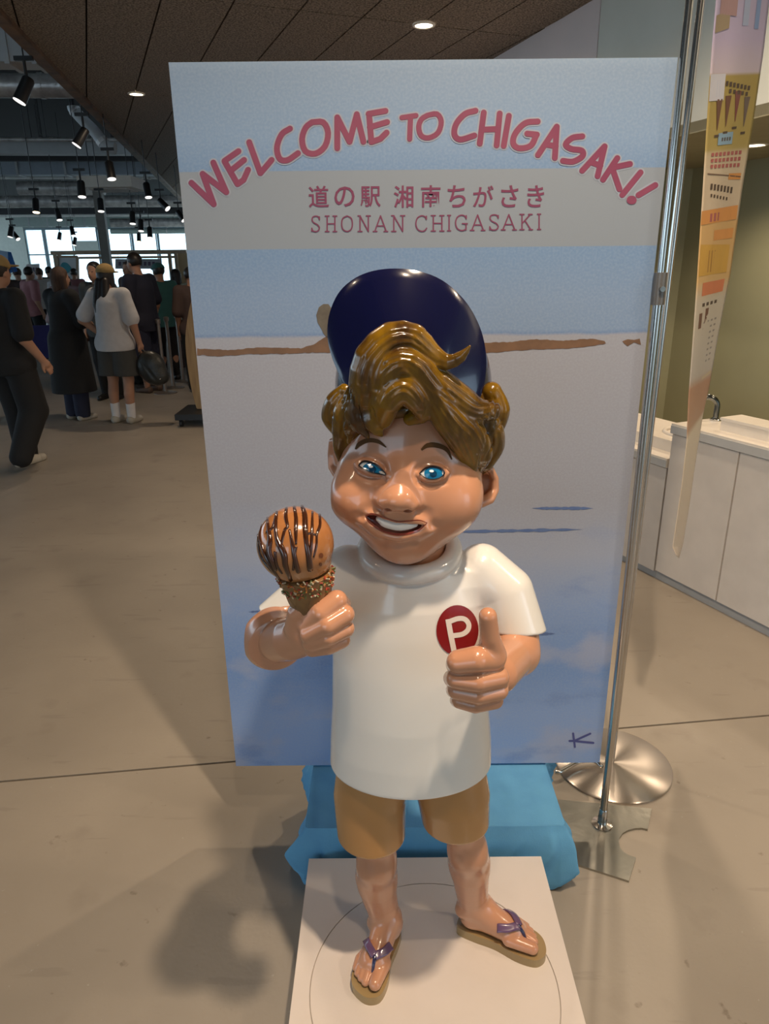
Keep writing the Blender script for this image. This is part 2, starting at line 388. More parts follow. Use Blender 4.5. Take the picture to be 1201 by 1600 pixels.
# unseen entrance wall behind the photographer, added; opening placed to shape daylight and reflections
mrw = mat('entrance_wall', (0.55, 0.54, 0.50), 0.7)
for x0_, x1_, z0_, z1_ in ((-22, -8.5, 0, 4.5), (-8.5, -1.6, 2.75, 4.5), (-1.6, 9, 0, 4.5)):
    obj('wall_rear', MB().box(((x0_+x1_)/2, -5.5, (z0_+z1_)/2), ((x1_-x0_)/2, 0.1, (z1_-z0_)/2)).out(), mrw, kind='structure')
for x_ in (-7.0, -5.5, -4.2, -2.9): obj('trim_3', MB().box((x_, -5.5, 1.375), (0.05, 0.06, 1.375)).out(), mmul, kind='structure')
k = 1
for a_, b_ in ((44, 75), (75, 119), (156, 210), (210, 250), (250, 300), (300, 470), (470, 640)):
    x0, x1 = W(a_, 408, YF)[0], W(b_, 408, YF)[0]
    m = MB(); m.bar((x0, YF+0.1, 0.5), (x0, YF+0.1, ztop), 0.09); m.bar((x1-0.1, YF+0.1, 0.5), (x1-0.1, YF+0.1, ztop), 0.05)
    m.bar((x0, YF+0.1, zmid), (x1, YF+0.1, zmid), 0.06); m.bar((x0, YF+0.1, ztop-0.05), (x1, YF+0.1, ztop-0.05), 0.1)
    wnd = obj('window_%d' % k, m.out(), mmul, kind='structure'); k += 1
    gm = MATS.get('clear_glass')
    if gm is None:
        gm = bpy.data.materials.new('clear_glass'); gm.use_nodes = True; MATS['clear_glass'] = gm
        t_ = gm.node_tree; b_n = t_.nodes['Principled BSDF']; b_n.inputs['Roughness'].default_value = 0.02
        tr = t_.nodes.new('ShaderNodeBsdfTransparent'); gl = t_.nodes.new('ShaderNodeBsdfGlossy'); mx = t_.nodes.new('ShaderNodeMixShader')
        gl.inputs['Roughness'].default_value = 0.02; mx.inputs[0].default_value = 0.06; tr.inputs[0].default_value = (0.93, 0.97, 0.96, 1)
        t_.links.new(tr.outputs[0], mx.inputs[1]); t_.links.new(gl.outputs[0], mx.inputs[2]); t_.links.new(mx.outputs[0], t_.nodes['Material Output'].inputs[0])
    obj('pane', MB().box(((x0+x1)/2, YF+0.1, (0.5+ztop)/2), ((x1-x0)/2, 0.006, (ztop-0.5)/2)).out(), gm, wnd)
# hall column
cx = W(167, 408, 15)[0]
obj('column', MB().lathe([(0.115, 0), (0.115, 3.2)], (cx, 15, 0), 4, rotm('Z', pi/4+0.1)).out(), mat('column_grey', (0.23, 0.22, 0.20), 0.7), kind='structure')
# ducts, pipes and beams under the hall ceiling
malu = mat('duct_foil', (0.66, 0.64, 0.62), 0.35, 0.5, col2=(0.42, 0.40, 0.40), scale=7, bump=0.5, bscale=22)
mduct = mat('duct_grey', (0.42, 0.43, 0.44), 0.5, 0.3); mbeam = mat('beam_black', (0.03, 0.03, 0.033), 0.7); mblue = mat('duct_blue_grey', (0.27, 0.31, 0.36), 0.5, 0.2)
mpipe = mat('pipe_pale', (0.75, 0.75, 0.72), 0.4); mgreen = mat('duct_green_grey', (0.33, 0.40, 0.37), 0.5)
DD = np.array([cos(radians(5.0)), sin(radians(5.0))])
def run(name, label, cat, y, th, Yd, kind, m_, x0=-40, x1=320, group=None):
    p = W(60, y, Yd); z = p[2]; depth = p[1]*cos(PITCH)+(p[2]-CAM_H)*-sin(PITCH); w = th*depth/F_PX
    def at(px):
        s = 0.0
        t = (W(px, y, p[1])[0]-p[0]); return np.array([p[0]+t*DD[0], p[1]+t*DD[1], z])
    a, b = at(x0), at(x1); t = thing(name, label, cat, ((a+b)/2)-np.array([0, 0, w/2]), group)
    if kind == 'round':
        obj('duct_shell', MB().cyl(a, b, w/2, n=24).out(), m_, t, smooth=True, sharp=40)
        k = max(2, int(np.linalg.norm(b-a)/1.1))
        for i in range(1, k):
            c = a+(b-a)*i/k; e = (b-a)/np.linalg.norm(b-a); obj('band', MB().cyl(c-e*0.025, c+e*0.025, w/2+0.008, n=24).out(), malu, t, smooth=True, sharp=40)
        hang = [a+(b-a)*f for f in (0.25, 0.5, 0.75)]
    else:
        obj('duct_shell' if cat == 'duct' else cat+'_body', MB().bar(a, b, w*1.2, w).out(), m_, t); hang = [a+(b-a)*f for f in (0.3, 0.6)]
        if cat == 'duct':
            e = (b-a)/np.linalg.norm(b-a)
            for i in range(1, 5):
                c = a+(b-a)*i/5; obj('flange', MB().bar(c-e*0.02, c+e*0.02, w*1.2+0.04, w+0.04).out(), mduct, t)
    for h in hang: obj('hanger', MB().cyl(h, (h[0], h[1], 4.5), 0.008, n=6).out(), mbeam, t)
    return t
run('ceiling_duct', 'wide grey rectangular duct nearest under the black hall ceiling', 'duct', 78, 44, 7.0, 'rect', mduct, -60, 140)
run('insulated_duct', 'thick silver foil duct, the largest round one at the upper left', 'duct', 134, 34, 9.3, 'round', malu, -60, 190)
run('ceiling_pipe', 'thin silver pipe below the black gap of the hall ceiling', 'pipe', 218, 6, 12.5, 'round', malu)
run('ceiling_beam', 'dark grey steel beam beneath the thin silver pipe', 'beam', 232, 18, 13.2, 'rect', mduct)
run('ceiling_beam', 'black steel beam under the dark grey beam', 'beam', 247, 9, 14.0, 'rect', mbeam)
run('ceiling_duct', 'blue-grey flat duct across the hall ceiling', 'duct', 262, 22, 15.5, 'rect', mblue)
run('ceiling_pipe', 'pale thin pipe just under the blue-grey duct', 'pipe', 278, 4, 17.5, 'round', mpipe)
run('insulated_duct', 'crumpled silver foil duct with a bend behind the beige ceiling unit', 'duct', 294, 20, 19.5, 'round', malu, 30, 160)
run('insulated_duct', 'long silver foil duct above the grey column', 'duct', 315, 17, 22.5, 'round', malu)
run('ceiling_beam', 'black beam resting over the top of the grey column', 'beam', 330, 9, 26.0, 'rect', mbeam)
run('ceiling_pipe', 'bright white pipe beside the top of the grey column', 'pipe', 337, 4, 28.0, 'round', mpipe)
run('ceiling_duct', 'greenish grey duct close over the bright windows', 'duct', 347, 13, 30.0, 'rect', mgreen, 20, 160)
run('insulated_duct', 'far silver duct to the right of the grey column', 'duct', 349, 13, 31.0, 'round', malu, 170, 300)
run('ceiling_pipe', 'far grey pipe low over the bright right-hand windows', 'pipe', 362, 8, 34.0, 'round', mgreen, 170, 300)
# bent branch duct
pts = [W(x, y, 10.6) for x, y in curve([(114, 166), (116, 172), (130, 188), (148, 206), (166, 228), (180, 232)], 20)]
t = thing('branch_duct', 'slim grey duct curving down beside the ceiling edge', 'duct', pts[len(pts)//2])
obj('duct_shell', MB().path(pts, 0.075, 14).out(), mduct, t, smooth=True, sharp=40)
for i in (4, 14): obj('band', MB().cyl(pts[i], pts[i+1], 0.083, n=14).out(), malu, t)
obj('hanger', MB().cyl(pts[0], (pts[0][0], pts[0][1], 4.5), 0.02, n=8).out(), mbeam, t)
# ceiling cassette
c = W(178, 297, 12.5)
t = thing('ceiling_unit', 'beige flat ceiling air unit among the silver ducts', 'air conditioner', c)
obj('casing', MB().box(c+np.array([0, 0, 0.09]), (0.42, 0.40, 0.08)).out(), mat('unit_beige', (0.66, 0.60, 0.52), 0.5), t)
obj('grille', MB().box(c+np.array([0, 0, 0.0]), (0.30, 0.28, 0.012)).out(), mat('unit_grille', (0.45, 0.41, 0.37), 0.6), t)
for s_ in (-1, 1): obj('hanger', MB().cyl(c+np.array([0.35*s_, 0, 0.16]), (c[0]+0.35*s_, c[1], 4.5), 0.008, n=6).out(), mbeam, t)
# track spotlights
mlamp = mat('spotlight_black', (0.012, 0.012, 0.013), 0.45)
mlens = mat('spotlight_lens', (0.9, 0.9, 0.9), 0.3, emit=(1, 0.95, 0.88), estr=1.6); mlenswarm = mat('spotlight_lens_warm', (1, 0.9, 0.7), 0.3, emit=(1, 0.78, 0.45), estr=6)
SP = [((38, 140), 34, (-0.45, 0.9), 'largest black spotlight in front of the thick silver duct', 0),
      ((127, 214), 26, (-0.55, 0.85), 'black spotlight by the slim curving duct', 0),
      ((172, 266), 24, (0.15, 1), 'black spotlight hanging over the blue-grey duct', 0),
      ((127, 295), 22, (0.05, 1), 'upright black spotlight left of the beige ceiling unit', 0),
      ((230, 297), 20, (0.15, 1), 'black spotlight at the right end of the beige ceiling unit', 0),
      ((56, 321), 19, (0.0, 1), 'black spotlight glowing warm in front of the long foil duct', 1),
      ((157, 320), 18, (0.05, 1), 'black spotlight just left of the top of the grey column', 0),
      ((255, 319), 18, (0.7, 0.7), 'black spotlight tilted away below the ceiling edge', 0),
      ((91, 335), 16, (0.2, 1), 'small black spotlight above the greenish duct', 0),
      ((207, 340), 17, (0.0, 1), 'black spotlight first to the right of the grey column', 0),
      ((220, 352), 16, (0.0, 1), 'black spotlight second to the right of the grey column', 0),
      ((234, 363), 15, (0.0, 1), 'black spotlight third to the right of the grey column', 0),
      ((282, 337), 16, (0.6, 0.8), 'black spotlight nearest the edge of the painted board', 0),
      ((17, 362), 15, (-0.2, 1), 'small black spotlight facing the white wall', 0),
      ((24, 368), 13, (0.6, 0.8), 'small tilted spotlight beside the white wall window', 0),
      ((113, 361), 13, (0.2, 1), 'small spotlight in front of the white far pier', 0),
      ((93, 369), 11, (-0.2, 1), 'small grey spotlight against the bright tall window', 0),
      ((117, 377), 11, (-0.2, 1), 'tiny spotlight low against the bright tall window', 0),
      ((217, 371), 12, (0.0, 1), 'tiny glowing spotlight against the bright windows', 1)]
for (px, ln, tl, lab, warm) in SP:
    Yd = 0.19*F_PX/ln; c = W(px[0], px[1], Yd); d = np.array([tl[0], -0.25, -tl[1]]); d /= np.linalg.norm(d)
    t = thing('track_spotlight', lab, 'spotlight', c, 'black spotlights under the hall ceiling'); L_ = 0.19
    obj('lamp_body', MB().path([c-d*L_/2, c-d*L_*0.42, c+d*L_*0.5], [0.035, 0.045, 0.05], 14).out(), mlamp, t, smooth=True, sharp=40)
    obj('lens', MB().cyl(c+d*L_*0.5, c+d*L_*0.53, 0.046, n=14).out(), mlenswarm if warm else mlens, t)
    top = c-d*L_*0.3; zt_ = top[2]+0.16; obj('stem', MB().path([top, top+np.array([0, 0.0, 0.10]), (top[0], top[1], zt_)], 0.012, 8).out(), mlamp, t)
    obj('track', MB().bar((top[0]-0.07, top[1], zt_), (top[0]+0.07, top[1], zt_), 0.03).out(), mlamp, t)
    for q in (0.0,): obj('track_wire', MB().cyl((top[0]+q, top[1], zt_), (top[0]+q, top[1], 4.5), 0.006, n=4).out(), mlamp, t)
# recessed downlights in view
mglow = mat('downlight_glow', (1, 0.95, 0.85), 0.4, emit=(1.0, 0.86, 0.62), estr=9.0)
for (c, lab, z) in (((0.307, 5.78), 'round recessed downlight in the ceiling above the top of the board', CEIL), ((-2.355, 7.817), 'round recessed downlight in the ceiling left of the board', CEIL),
                    (tuple(Gz(1178, 225, 2.24)[:2]), 'round recessed downlight in the soffit of the olive washroom', 2.24)):
    t = thing('recessed_downlight', lab, 'downlight', (*c, z-0.012), 'recessed ceiling downlights')
    m = MB(); n = 28
    for r, zz in ((0.060, z-0.004), (0.064, z-0.012), (0.078, z-0.010), (0.080, z-0.001)): m.v += [(c[0]+r*cos(2*pi*k/n), c[1]+r*sin(2*pi*k/n), zz) for k in range(n)]
    for i in range(3): m.f += [(i*n+k, (i+1)*n+k, (i+1)*n+(k+1) % n, i*n+(k+1) % n) for k in range(n)]
    obj('trim_ring', m.out(), mat('downlight_ring', (0.8, 0.76, 0.68), 0.4), t, smooth=True)
    obj('lamp_glass', MB().cyl((*c, z-0.003), (*c, z-0.007), 0.062, n=28).out(), mglow, t)
wl = Gz(1178, 225, 2.24); spot('downlight_lamp', (wl[0], wl[1], 2.20), 45, 140)
b2 = cb+cd*(sc+2.1); spot('downlight_lamp', (b2[0]-cn[0]*0.75, b2[1]-cn[1]*0.75, 2.20), 42, 140)

# ================================================================ WASH COUNTER
mcab = mat('cabinet_white', (0.66, 0.61, 0.56), 0.45); mtop = mat('counter_top_white', (0.80, 0.74, 0.66), 0.25); mkick = mat('kick_grey', (0.36, 0.37, 0.38), 0.5); medge = mat('counter_edge', (0.50, 0.50, 0.49), 0.4)
def cpt(s, o, z): q = cp+cd*s+cn*o; return np.array([q[0], q[1], z])
def cbox(s0, s1, o0, o1, z0, z1):
    return MB().slab([cpt(s0, o0, z0), cpt(s1, o0, z0), cpt(s1, o1, z0), cpt(s0, o1, z0)], (0, 0, z1-z0)).out()
t = thing('wash_counter', 'tall white panelled wash counter standing on a grey plinth', 'counter', cpt(1.1, 0.12, 0))
obj('plinth', cbox(0.17, 2.6, 0.015, 0.22, 0, 0.05), mkick, t)
obj('carcass', cbox(0.185, 2.6, 0.012, 0.23, 0.05, 0.785), mcab, t)
for a, b in ((0.175, 0.570), (0.575, 1.06), (1.065, 1.55), (1.555, 2.04), (2.045, 2.6)): obj('front_panel', cbox(a+0.002, b-0.002, 0, 0.012, 0.05, 0.782), mcab, t)
obj('worktop', cbox(0.17, 2.6, -0.008, 0.24, 0.786, 0.836), mtop, t)
obj('edge_strip', cbox(0.17, 2.6, -0.011, -0.008, 0.788, 0.826), medge, t)
t = thing('low_wash_counter', 'lower white wash counter section at the end of the tall counter', 'counter', cpt(-0.6, 0.2, 0))
obj('plinth', cbox(-1.4, 0.168, 0.015, 0.42, 0, 0.04), mkick, t)
obj('carcass', cbox(-1.4, 0.168, 0.012, 0.43, 0.04, 0.605), mcab, t)
for a, b in ((-1.4, -0.62), (-0.615, -0.012), (-0.01, 0.168)): obj('front_panel', cbox(a+0.002, b-0.002, 0, 0.012, 0.04, 0.602), mcab, t)
obj('worktop', cbox(-1.4, 0.168, -0.008, 0.10, 0.607, 0.655), mtop, t); obj('edge_strip', cbox(-1.4, 0.168, -0.011, -0.008, 0.61, 0.646), medge, t)
obj('back_ledge', cbox(-1.4, 0.168, 0.10, 0.45, 0.607, 0.715), mtop, t)
# basin rim in the low ledge
m = MB(); n = 28; bc = cpt(0.0, 0.29, 0.715)
m.path([bc+np.array([*(cd*0.13*cos(2*pi*k/n)+cn*0.10*sin(2*pi*k/n)), 0.004]) for k in range(n)], 0.012, 8, closed=True)
obj('basin_rim', m.out(), mtop, t, smooth=True)
bs = Gz(1124, 672, 0.836); s_ = (bs[:2]-cp) @ cd; o_ = (bs[:2]-cp) @ cn
t = thing('counter_upstand', 'raised white block on top of the tall wash counter', 'counter block', cpt(s_+0.5, o_+0.07, 0.836))
obj('block_body', cbox(s_, s_+1.3, o_, o_+0.13, 0.836, 0.885), mtop, t); obj('block_lid', cbox(s_-0.004, s_+1.304, o_-0.004, o_+0.134, 0.885, 0.897), mtop, t)
# faucet
fb = Gz(1117, 657, 0.836); mchr = mat('chrome', (0.62, 0.63, 0.62), 0.12, 1.0)
fbn = fb+np.array([*(cn*0.0), 0])
t = thing('faucet', 'curved chrome faucet on the wash counter behind the hanging banner', 'faucet', fbn)
obj('faucet_base', MB().lathe([(0.026, 0), (0.026, 0.008), (0.018, 0.014)], fbn, 18).out(), mchr, t, smooth=True, sharp=40)
arc = [fbn+np.array([0, 0, 0.0]), fbn+np.array([0, 0, 0.07])]+[fbn+np.array([*(-cn*0.0+np.array([-0.95, 0.3])*(0.045-0.045*cos(a))), 0.07+0.045*sin(a)]) for a in np.linspace(0.2, pi*0.95, 12)]
obj('spout', MB().path(arc, 0.014, 12).out(), mat('faucet_dark_chrome', (0.20, 0.21, 0.20), 0.15, 1.0), t, smooth=True, sharp=50)
# ================================================================ PAINTED WELCOME BOARD
YB = 1.70
tl, br = W(263, 93, YB), W(940, 1190, YB); bx0, bx1 = -0.4385, 0.6175; bz0, bz1 = 0.221, 1.993
def zb(y, x=600): return W(x, y, YB)[2]
mb = bpy.data.materials.new('board_watercolour'); mb.use_nodes = True; nt = mb.node_tree; N = nt.nodes; L = nt.links
bs_ = N['Principled BSDF']; bs_.inputs['Roughness'].default_value = 0.55
tc = N.new('ShaderNodeTexCoord'); sx = N.new('ShaderNodeSeparateXYZ'); L.new(tc.outputs['Object'], sx.inputs[0])
def math_n(op, a, b=None, clamp=False):
    n = N.new('ShaderNodeMath'); n.operation = op; n.use_clamp = clamp
    for i, v in enumerate((a, b)):
        if v is None: continue
        if isinstance(v, (int, float)): n.inputs[i].default_value = v
        else: L.new(v, n.inputs[i])
    return n.outputs[0]
def noise(scale, detail=5, stretch=(1, 1, 1), rough=0.5):
    mp = N.new('ShaderNodeMapping'); mp.inputs['Scale'].default_value = stretch; L.new(tc.outputs['Object'], mp.inputs[0])
    n = N.new('ShaderNodeTexNoise'); n.inputs['Scale'].default_value = scale; n.inputs['Detail'].default_value = detail; n.inputs['Roughness'].default_value = rough
    L.new(mp.outputs[0], n.inputs['Vector']); return n.outputs['Fac']
H_ = bz1-bz0
rp = N.new('ShaderNodeValToRGB'); rp.color_ramp.interpolation = 'LINEAR'
zz = math_n('DIVIDE', sx.outputs['Z'], H_)
wob = math_n('MULTIPLY', math_n('SUBTRACT', noise(9, 4, (1, 1, 2)), 0.5), 0.007)
zz2 = math_n('ADD', zz, wob)
# edges of the two painted-over bands stay straight, the shoreline wobbles
def fz(y): return (zb(y)-bz0)/H_
SKY, SKYD, PAPER, PAPER2, SEA, SEAD = (0.185, 0.27, 0.40), (0.145, 0.245, 0.415), (0.225, 0.26, 0.305), (0.295, 0.31, 0.37), (0.24, 0.35, 0.60), (0.16, 0.28, 0.55)
stops = [(0.0, SEA), (fz(1120), SEA), (fz(1040), SEAD), (fz(950), (0.23,0.33,0.56)), (fz(870), (0.32,0.36,0.47)), (fz(780), PAPER2), (fz(560), PAPER2), (fz(527), PAPER2), (fz(524), (0.12,0.20,0.38)), (fz(519), (0.18,0.27,0.43)),
         (fz(470), (0.18,0.27,0.43)), (fz(400), SKYD), (fz(300), SKYD), (fz(262), SKYD), (fz(215), (0.18,0.28,0.44)), (fz(110), SKY), (1.0, (0.21,0.30,0.43))]
el = rp.color_ramp.elements
el[0].position = stops[0][0]; el[0].color = (*stops[0][1], 1); el[1].position = 1.0; el[1].color = (*stops[-1][1], 1)
for p, c in stops[1:-1]:
    e = el.new(min(max(p, 0.001), 0.999)); e.color = (*c, 1)
L.new(zz2, rp.inputs[0])
def mixc(fac, a, b):
    n = N.new('ShaderNodeMix'); n.data_type = 'RGBA'
    if isinstance(fac, (int, float)): n.inputs[0].default_value = fac
    else: L.new(fac, n.inputs[0])
    for i, v in ((6, a), (7, b)):
        if isinstance(v, tuple): n.inputs[i].default_value = (*v, 1)
        else: L.new(v, n.inputs[i])
    return n.outputs[2]
def smooth(v, a, b):
    n = N.new('ShaderNodeMapRange'); n.inputs[1].default_value = a; n.inputs[2].default_value = b; n.interpolation_type = 'SMOOTHSTEP'; L.new(v, n.inputs[0]); return n.outputs[0]
c = rp.outputs[0]
# wet blooms over the lower sea, blue grain over the sky
bloom = math_n('MULTIPLY', smooth(noise(4.5, 6, (1, 1, 1.6)), 0.47, 0.66), smooth(math_n('MULTIPLY', zz, -1.0), -fz(850), -fz(1000)))
c = mixc(math_n('MULTIPLY', bloom, 0.75), c, (0.36,0.39,0.52))
bl2 = math_n('MULTIPLY', smooth(noise(5.5, 6, (1, 1, 2.2)), 0.55, 0.70), smooth(math_n('MULTIPLY', zz, -1.0), -fz(760), -fz(960)))
c = mixc(math_n('MULTIPLY', bl2, 0.6), c, (0.16,0.25,0.48))
grain = math_n('MULTIPLY', smooth(noise(190, 3), 0.35, 0.7), 0.16)
c = mixc(grain, c, (0.40,0.46,0.54))
# plain pale band behind the small lettering
inb = math_n('MULTIPLY', smooth(zz, fz(388.5), fz(387)), smooth(math_n('MULTIPLY', zz, -1.0), -fz(265), -fz(266.5)))
c = mixc(math_n('MULTIPLY', inb, 0.93), c, PAPER)
L.new(c, bs_.inputs['Base Color'])
board = thing('welcome_board', 'tall board painted with a watercolour seascape, WELCOME TO CHIGASAKI lettering on top', 'sign board', ((bx0+bx1)/2, YB, bz0))
pb = MB().box(((bx0+bx1)/2, YB+0.004, (bz0+bz1)/2), ((bx1-bx0)/2, 0.004, H_/2)).out()
obj('board_face', pb, mb, board)
obj('board_core', MB().box(((bx0+bx1)/2, YB+0.017, (bz0+bz1)/2), ((bx1-bx0)/2, 0.009, H_/2)).out(), mat('board_white_core', (0.75, 0.75, 0.73), 0.6), board)
for s_ in (-1, 1):       # rear props that keep the board upright
    x = 0.09+0.25*s_; obj('rear_prop', MB().bar((x, YB+0.026, 1.1), (x, YB+0.10, 0.235), 0.03).out(), mat('prop_wood', (0.5, 0.38, 0.24), 0.6), board)
mred = mat('lettering_rose', (0.185, 0.034, 0.085), 0.5, col2=(0.22, 0.05, 0.10), scale=9); mhalo = mat('lettering_halo', (0.29,0.32,0.40), 0.55)
mplum = mat('lettering_plum', (0.17,0.036,0.09), 0.5)
def flat(poly, y): return [(*W(px, py, YB)[[0]], y, W(px, py, YB)[2]) for px, py in poly]
def capsule(P, w):
    out = []; P = [np.array(p, float) for p in P]; polys = []
    for i, (a, b) in enumerate(zip(P[:-1], P[1:])):
        d = (b-a)/(np.linalg.norm(b-a)+1e-9); n = np.array([-d[1], d[0]]); base = atan2(d[1], d[0])
        ring = [b+w/2*np.array([cos(base-pi/2+pi*k/8), sin(base-pi/2+pi*k/8)]) for k in range(9)]+[a+w/2*np.array([cos(base+pi/2+pi*k/8), sin(base+pi/2+pi*k/8)]) for k in range(9)]
        polys.append(ring)
    return polys
def letter(name, strokes, w, m_, lift, parent=board):
    M_ = MB(); q = 0
    for st in strokes:
        for ring in capsule(st, w):
            v = flat(ring, YB-lift-0.00002*q); q += 1
            M_.add(v, [tuple(range(len(v)))])
    return obj(name, M_.out(), m_, parent)
ZA = lambda pts: [(260+x/2.8595, 80+y/2.8595) for x, y in pts]
ZB = lambda pts: [(640+x/2.7295, 80+y/2.7295) for x, y in pts]
def sm(pts): return [tuple(p) for p in curve(pts, 30)]
BIG = [[ZA(p) for p in ([(112, 588), (212, 684)], [(212, 684), (162, 548)], [(162, 548), (268, 630)], [(268, 630), (210, 498)])],
       [ZA(p) for p in ([(260, 492), (318, 594)], [(260, 490), (322, 447)], [(290, 532), (347, 486)], [(318, 594), (345, 575), (365, 530)])],
       [ZA(p) for p in ([(370, 407), (420, 545)], [(420, 545), (470, 486)])],
       [ZA(sm([(552, 346), (515, 372), (494, 430), (506, 480), (540, 487), (588, 456)]))],
       [ZA(sm([(650, 318), (700, 318), (722, 365), (708, 425), (665, 458), (620, 446), (606, 392), (622, 342), (650, 318)]))],
       [ZA(p) for p in ([(763, 434), (763, 296)], [(763, 296), (818, 405)], [(818, 405), (850, 282)], [(850, 282), (880, 405)])],
       [ZA(p) for p in ([(905, 282), (915, 406)], [(903, 280), (978, 267)], [(908, 340), (985, 317)], [(915, 406), (955, 392), (983, 364)])],
       [ZA(p) for p in ([(1052, 297), (1114, 288)], [(1090, 292), (1086, 393)])],
       [ZB(sm([(75, 274), (115, 268), (134, 300), (120, 348), (80, 370), (48, 360), (38, 322), (50, 290), (75, 274)]))],
       [ZB(sm([(280, 254), (235, 268), (198, 310), (190, 355), (215, 377), (275, 360)]))],
       [ZB(p) for p in ([(315, 262), (298, 394)], [(383, 266), (370, 402)], [(308, 335), (376, 332)])],
       [ZB([(422, 276), (400, 404)])],
       [ZB(sm([(545, 300), (492, 307), (450, 350), (440, 392), (465, 414), (515, 403), (540, 356)])), ZB([(541, 356), (500, 352)])],
       [ZB(p) for p in ([(546, 443), (626, 322)], [(626, 322), (618, 455)], [(578, 398), (622, 405)])],
       [ZB(sm([(735, 363), (692, 370), (664, 398), (688, 417), (732, 424), (735, 448), (695, 471), (652, 468)]))],
       [ZB(p) for p in ([(734, 510), (830, 406)], [(830, 406), (800, 533)], [(772, 474), (812, 488)])],
       [ZB(p) for p in ([(884, 456), (823, 548)], [(862, 497), (938, 481)], [(862, 497), (893, 588)])],
       [ZB([(983, 517), (905, 613)])],
       [ZB([(1046, 571), (974, 614)]), ZB([(942, 635), (948, 635)])]]
names = 'W E L C O M E T O C H I G A S A K I !'.split()
for i, st in enumerate(BIG):
    w = 9.2 if i not in (7, 8) else 8.2
    if i == 18:
        letter('letter_halo', st, w+5, mhalo, 0.0006)
        M_ = letter('letter', st[:1], w, mred, 0.0014); letter('exclamation_dot', st[1:], 13.5, mred, 0.0014)
    else:
        letter('letter_halo', st, w+5, mhalo, 0.0006); letter('letter', st, w, mred, 0.0014)
# slab serif line SHONAN CHIGASAKI
G = {'S': [sm([(0.85, 0.22), (0.75, 0.05), (0.5, 0), (0.2, 0.06), (0.12, 0.25), (0.3, 0.43), (0.65, 0.55), (0.85, 0.75), (0.72, 0.95), (0.45, 1), (0.2, 0.95), (0.1, 0.78)]), [(0.85, 0.22), (0.85, 0.05)], [(0.1, 0.78), (0.1, 0.97)]],
     'H': [[(0.18, 0), (0.18, 1)], [(0.82, 0), (0.82, 1)], [(0.18, 0.5), (0.82, 0.5)], [(0.03, 0), (0.33, 0)], [(0.67, 0), (0.97, 0)], [(0.03, 1), (0.33, 1)], [(0.67, 1), (0.97, 1)]],
     'O': [sm([(0.5, 0), (0.85, 0.15), (0.95, 0.5), (0.85, 0.85), (0.5, 1), (0.15, 0.85), (0.05, 0.5), (0.15, 0.15), (0.5, 0)])],
     'N': [[(0.18, 1), (0.18, 0)], [(0.18, 0), (0.82, 1)], [(0.82, 1), (0.82, 0)], [(0.03, 0), (0.2, 0)], [(0.67, 0), (0.97, 0)], [(0.03, 1), (0.33, 1)]],
     'A': [[(0.1, 1), (0.5, 0)], [(0.5, 0), (0.9, 1)], [(0.25, 0.65), (0.75, 0.65)], [(0, 1), (0.25, 1)], [(0.75, 1), (1, 1)]],
     'C': [sm([(0.9, 0.22), (0.78, 0.06), (0.52, 0), (0.2, 0.14), (0.07, 0.5), (0.2, 0.86), (0.52, 1), (0.78, 0.95), (0.92, 0.8)]), [(0.9, 0.22), (0.9, 0.03)]],
     'I': [[(0.5, 0), (0.5, 1)], [(0.2, 0), (0.8, 0)], [(0.2, 1), (0.8, 1)]],
     'G': [sm([(0.9, 0.22), (0.78, 0.06), (0.52, 0), (0.2, 0.14), (0.07, 0.5), (0.2, 0.86), (0.52, 1), (0.78, 0.95), (0.88, 0.86)]), [(0.9, 0.22), (0.9, 0.03)], [(0.88, 0.95), (0.88, 0.55)], [(0.6, 0.55), (0.98, 0.55)]],
     'K': [[(0.18, 0), (0.18, 1)], [(0.18, 0.6), (0.82, 0)], [(0.4, 0.4), (0.85, 1)], [(0.03, 0), (0.33, 0)], [(0.03, 1), (0.33, 1)], [(0.68, 0), (0.95, 0)], [(0.72, 1), (0.98, 1)]]}
spansA = [('S', 645, 690), ('H', 708, 762), ('O', 780, 833), ('N', 854, 912), ('A', 924, 988), ('N', 1004, 1066)]
spansB = [('C', 22, 76), ('H', 90, 147), ('I', 157, 178), ('G', 191, 246), ('A', 258, 320), ('S', 336, 384), ('A', 390, 454), ('K', 468, 524), ('I', 540, 562)]
for (lst, Zf, y0, y1, y2, y3) in ((spansA, ZA, 737, 806, 735, 805), (spansB, ZB, 702, 768, 695, 760)):
    n = len(lst)
    for i, (ch, a, b) in enumerate(lst):
        ya = y0+(y2-y0)*i/(n-1); yb_ = y1+(y3-y1)*i/(n-1)
        letter('small_letter', [Zf([(a+(b-a)*u, ya+(yb_-ya)*v) for u, v in st]) for st in G[ch]], 2.1, mplum, 0.001)
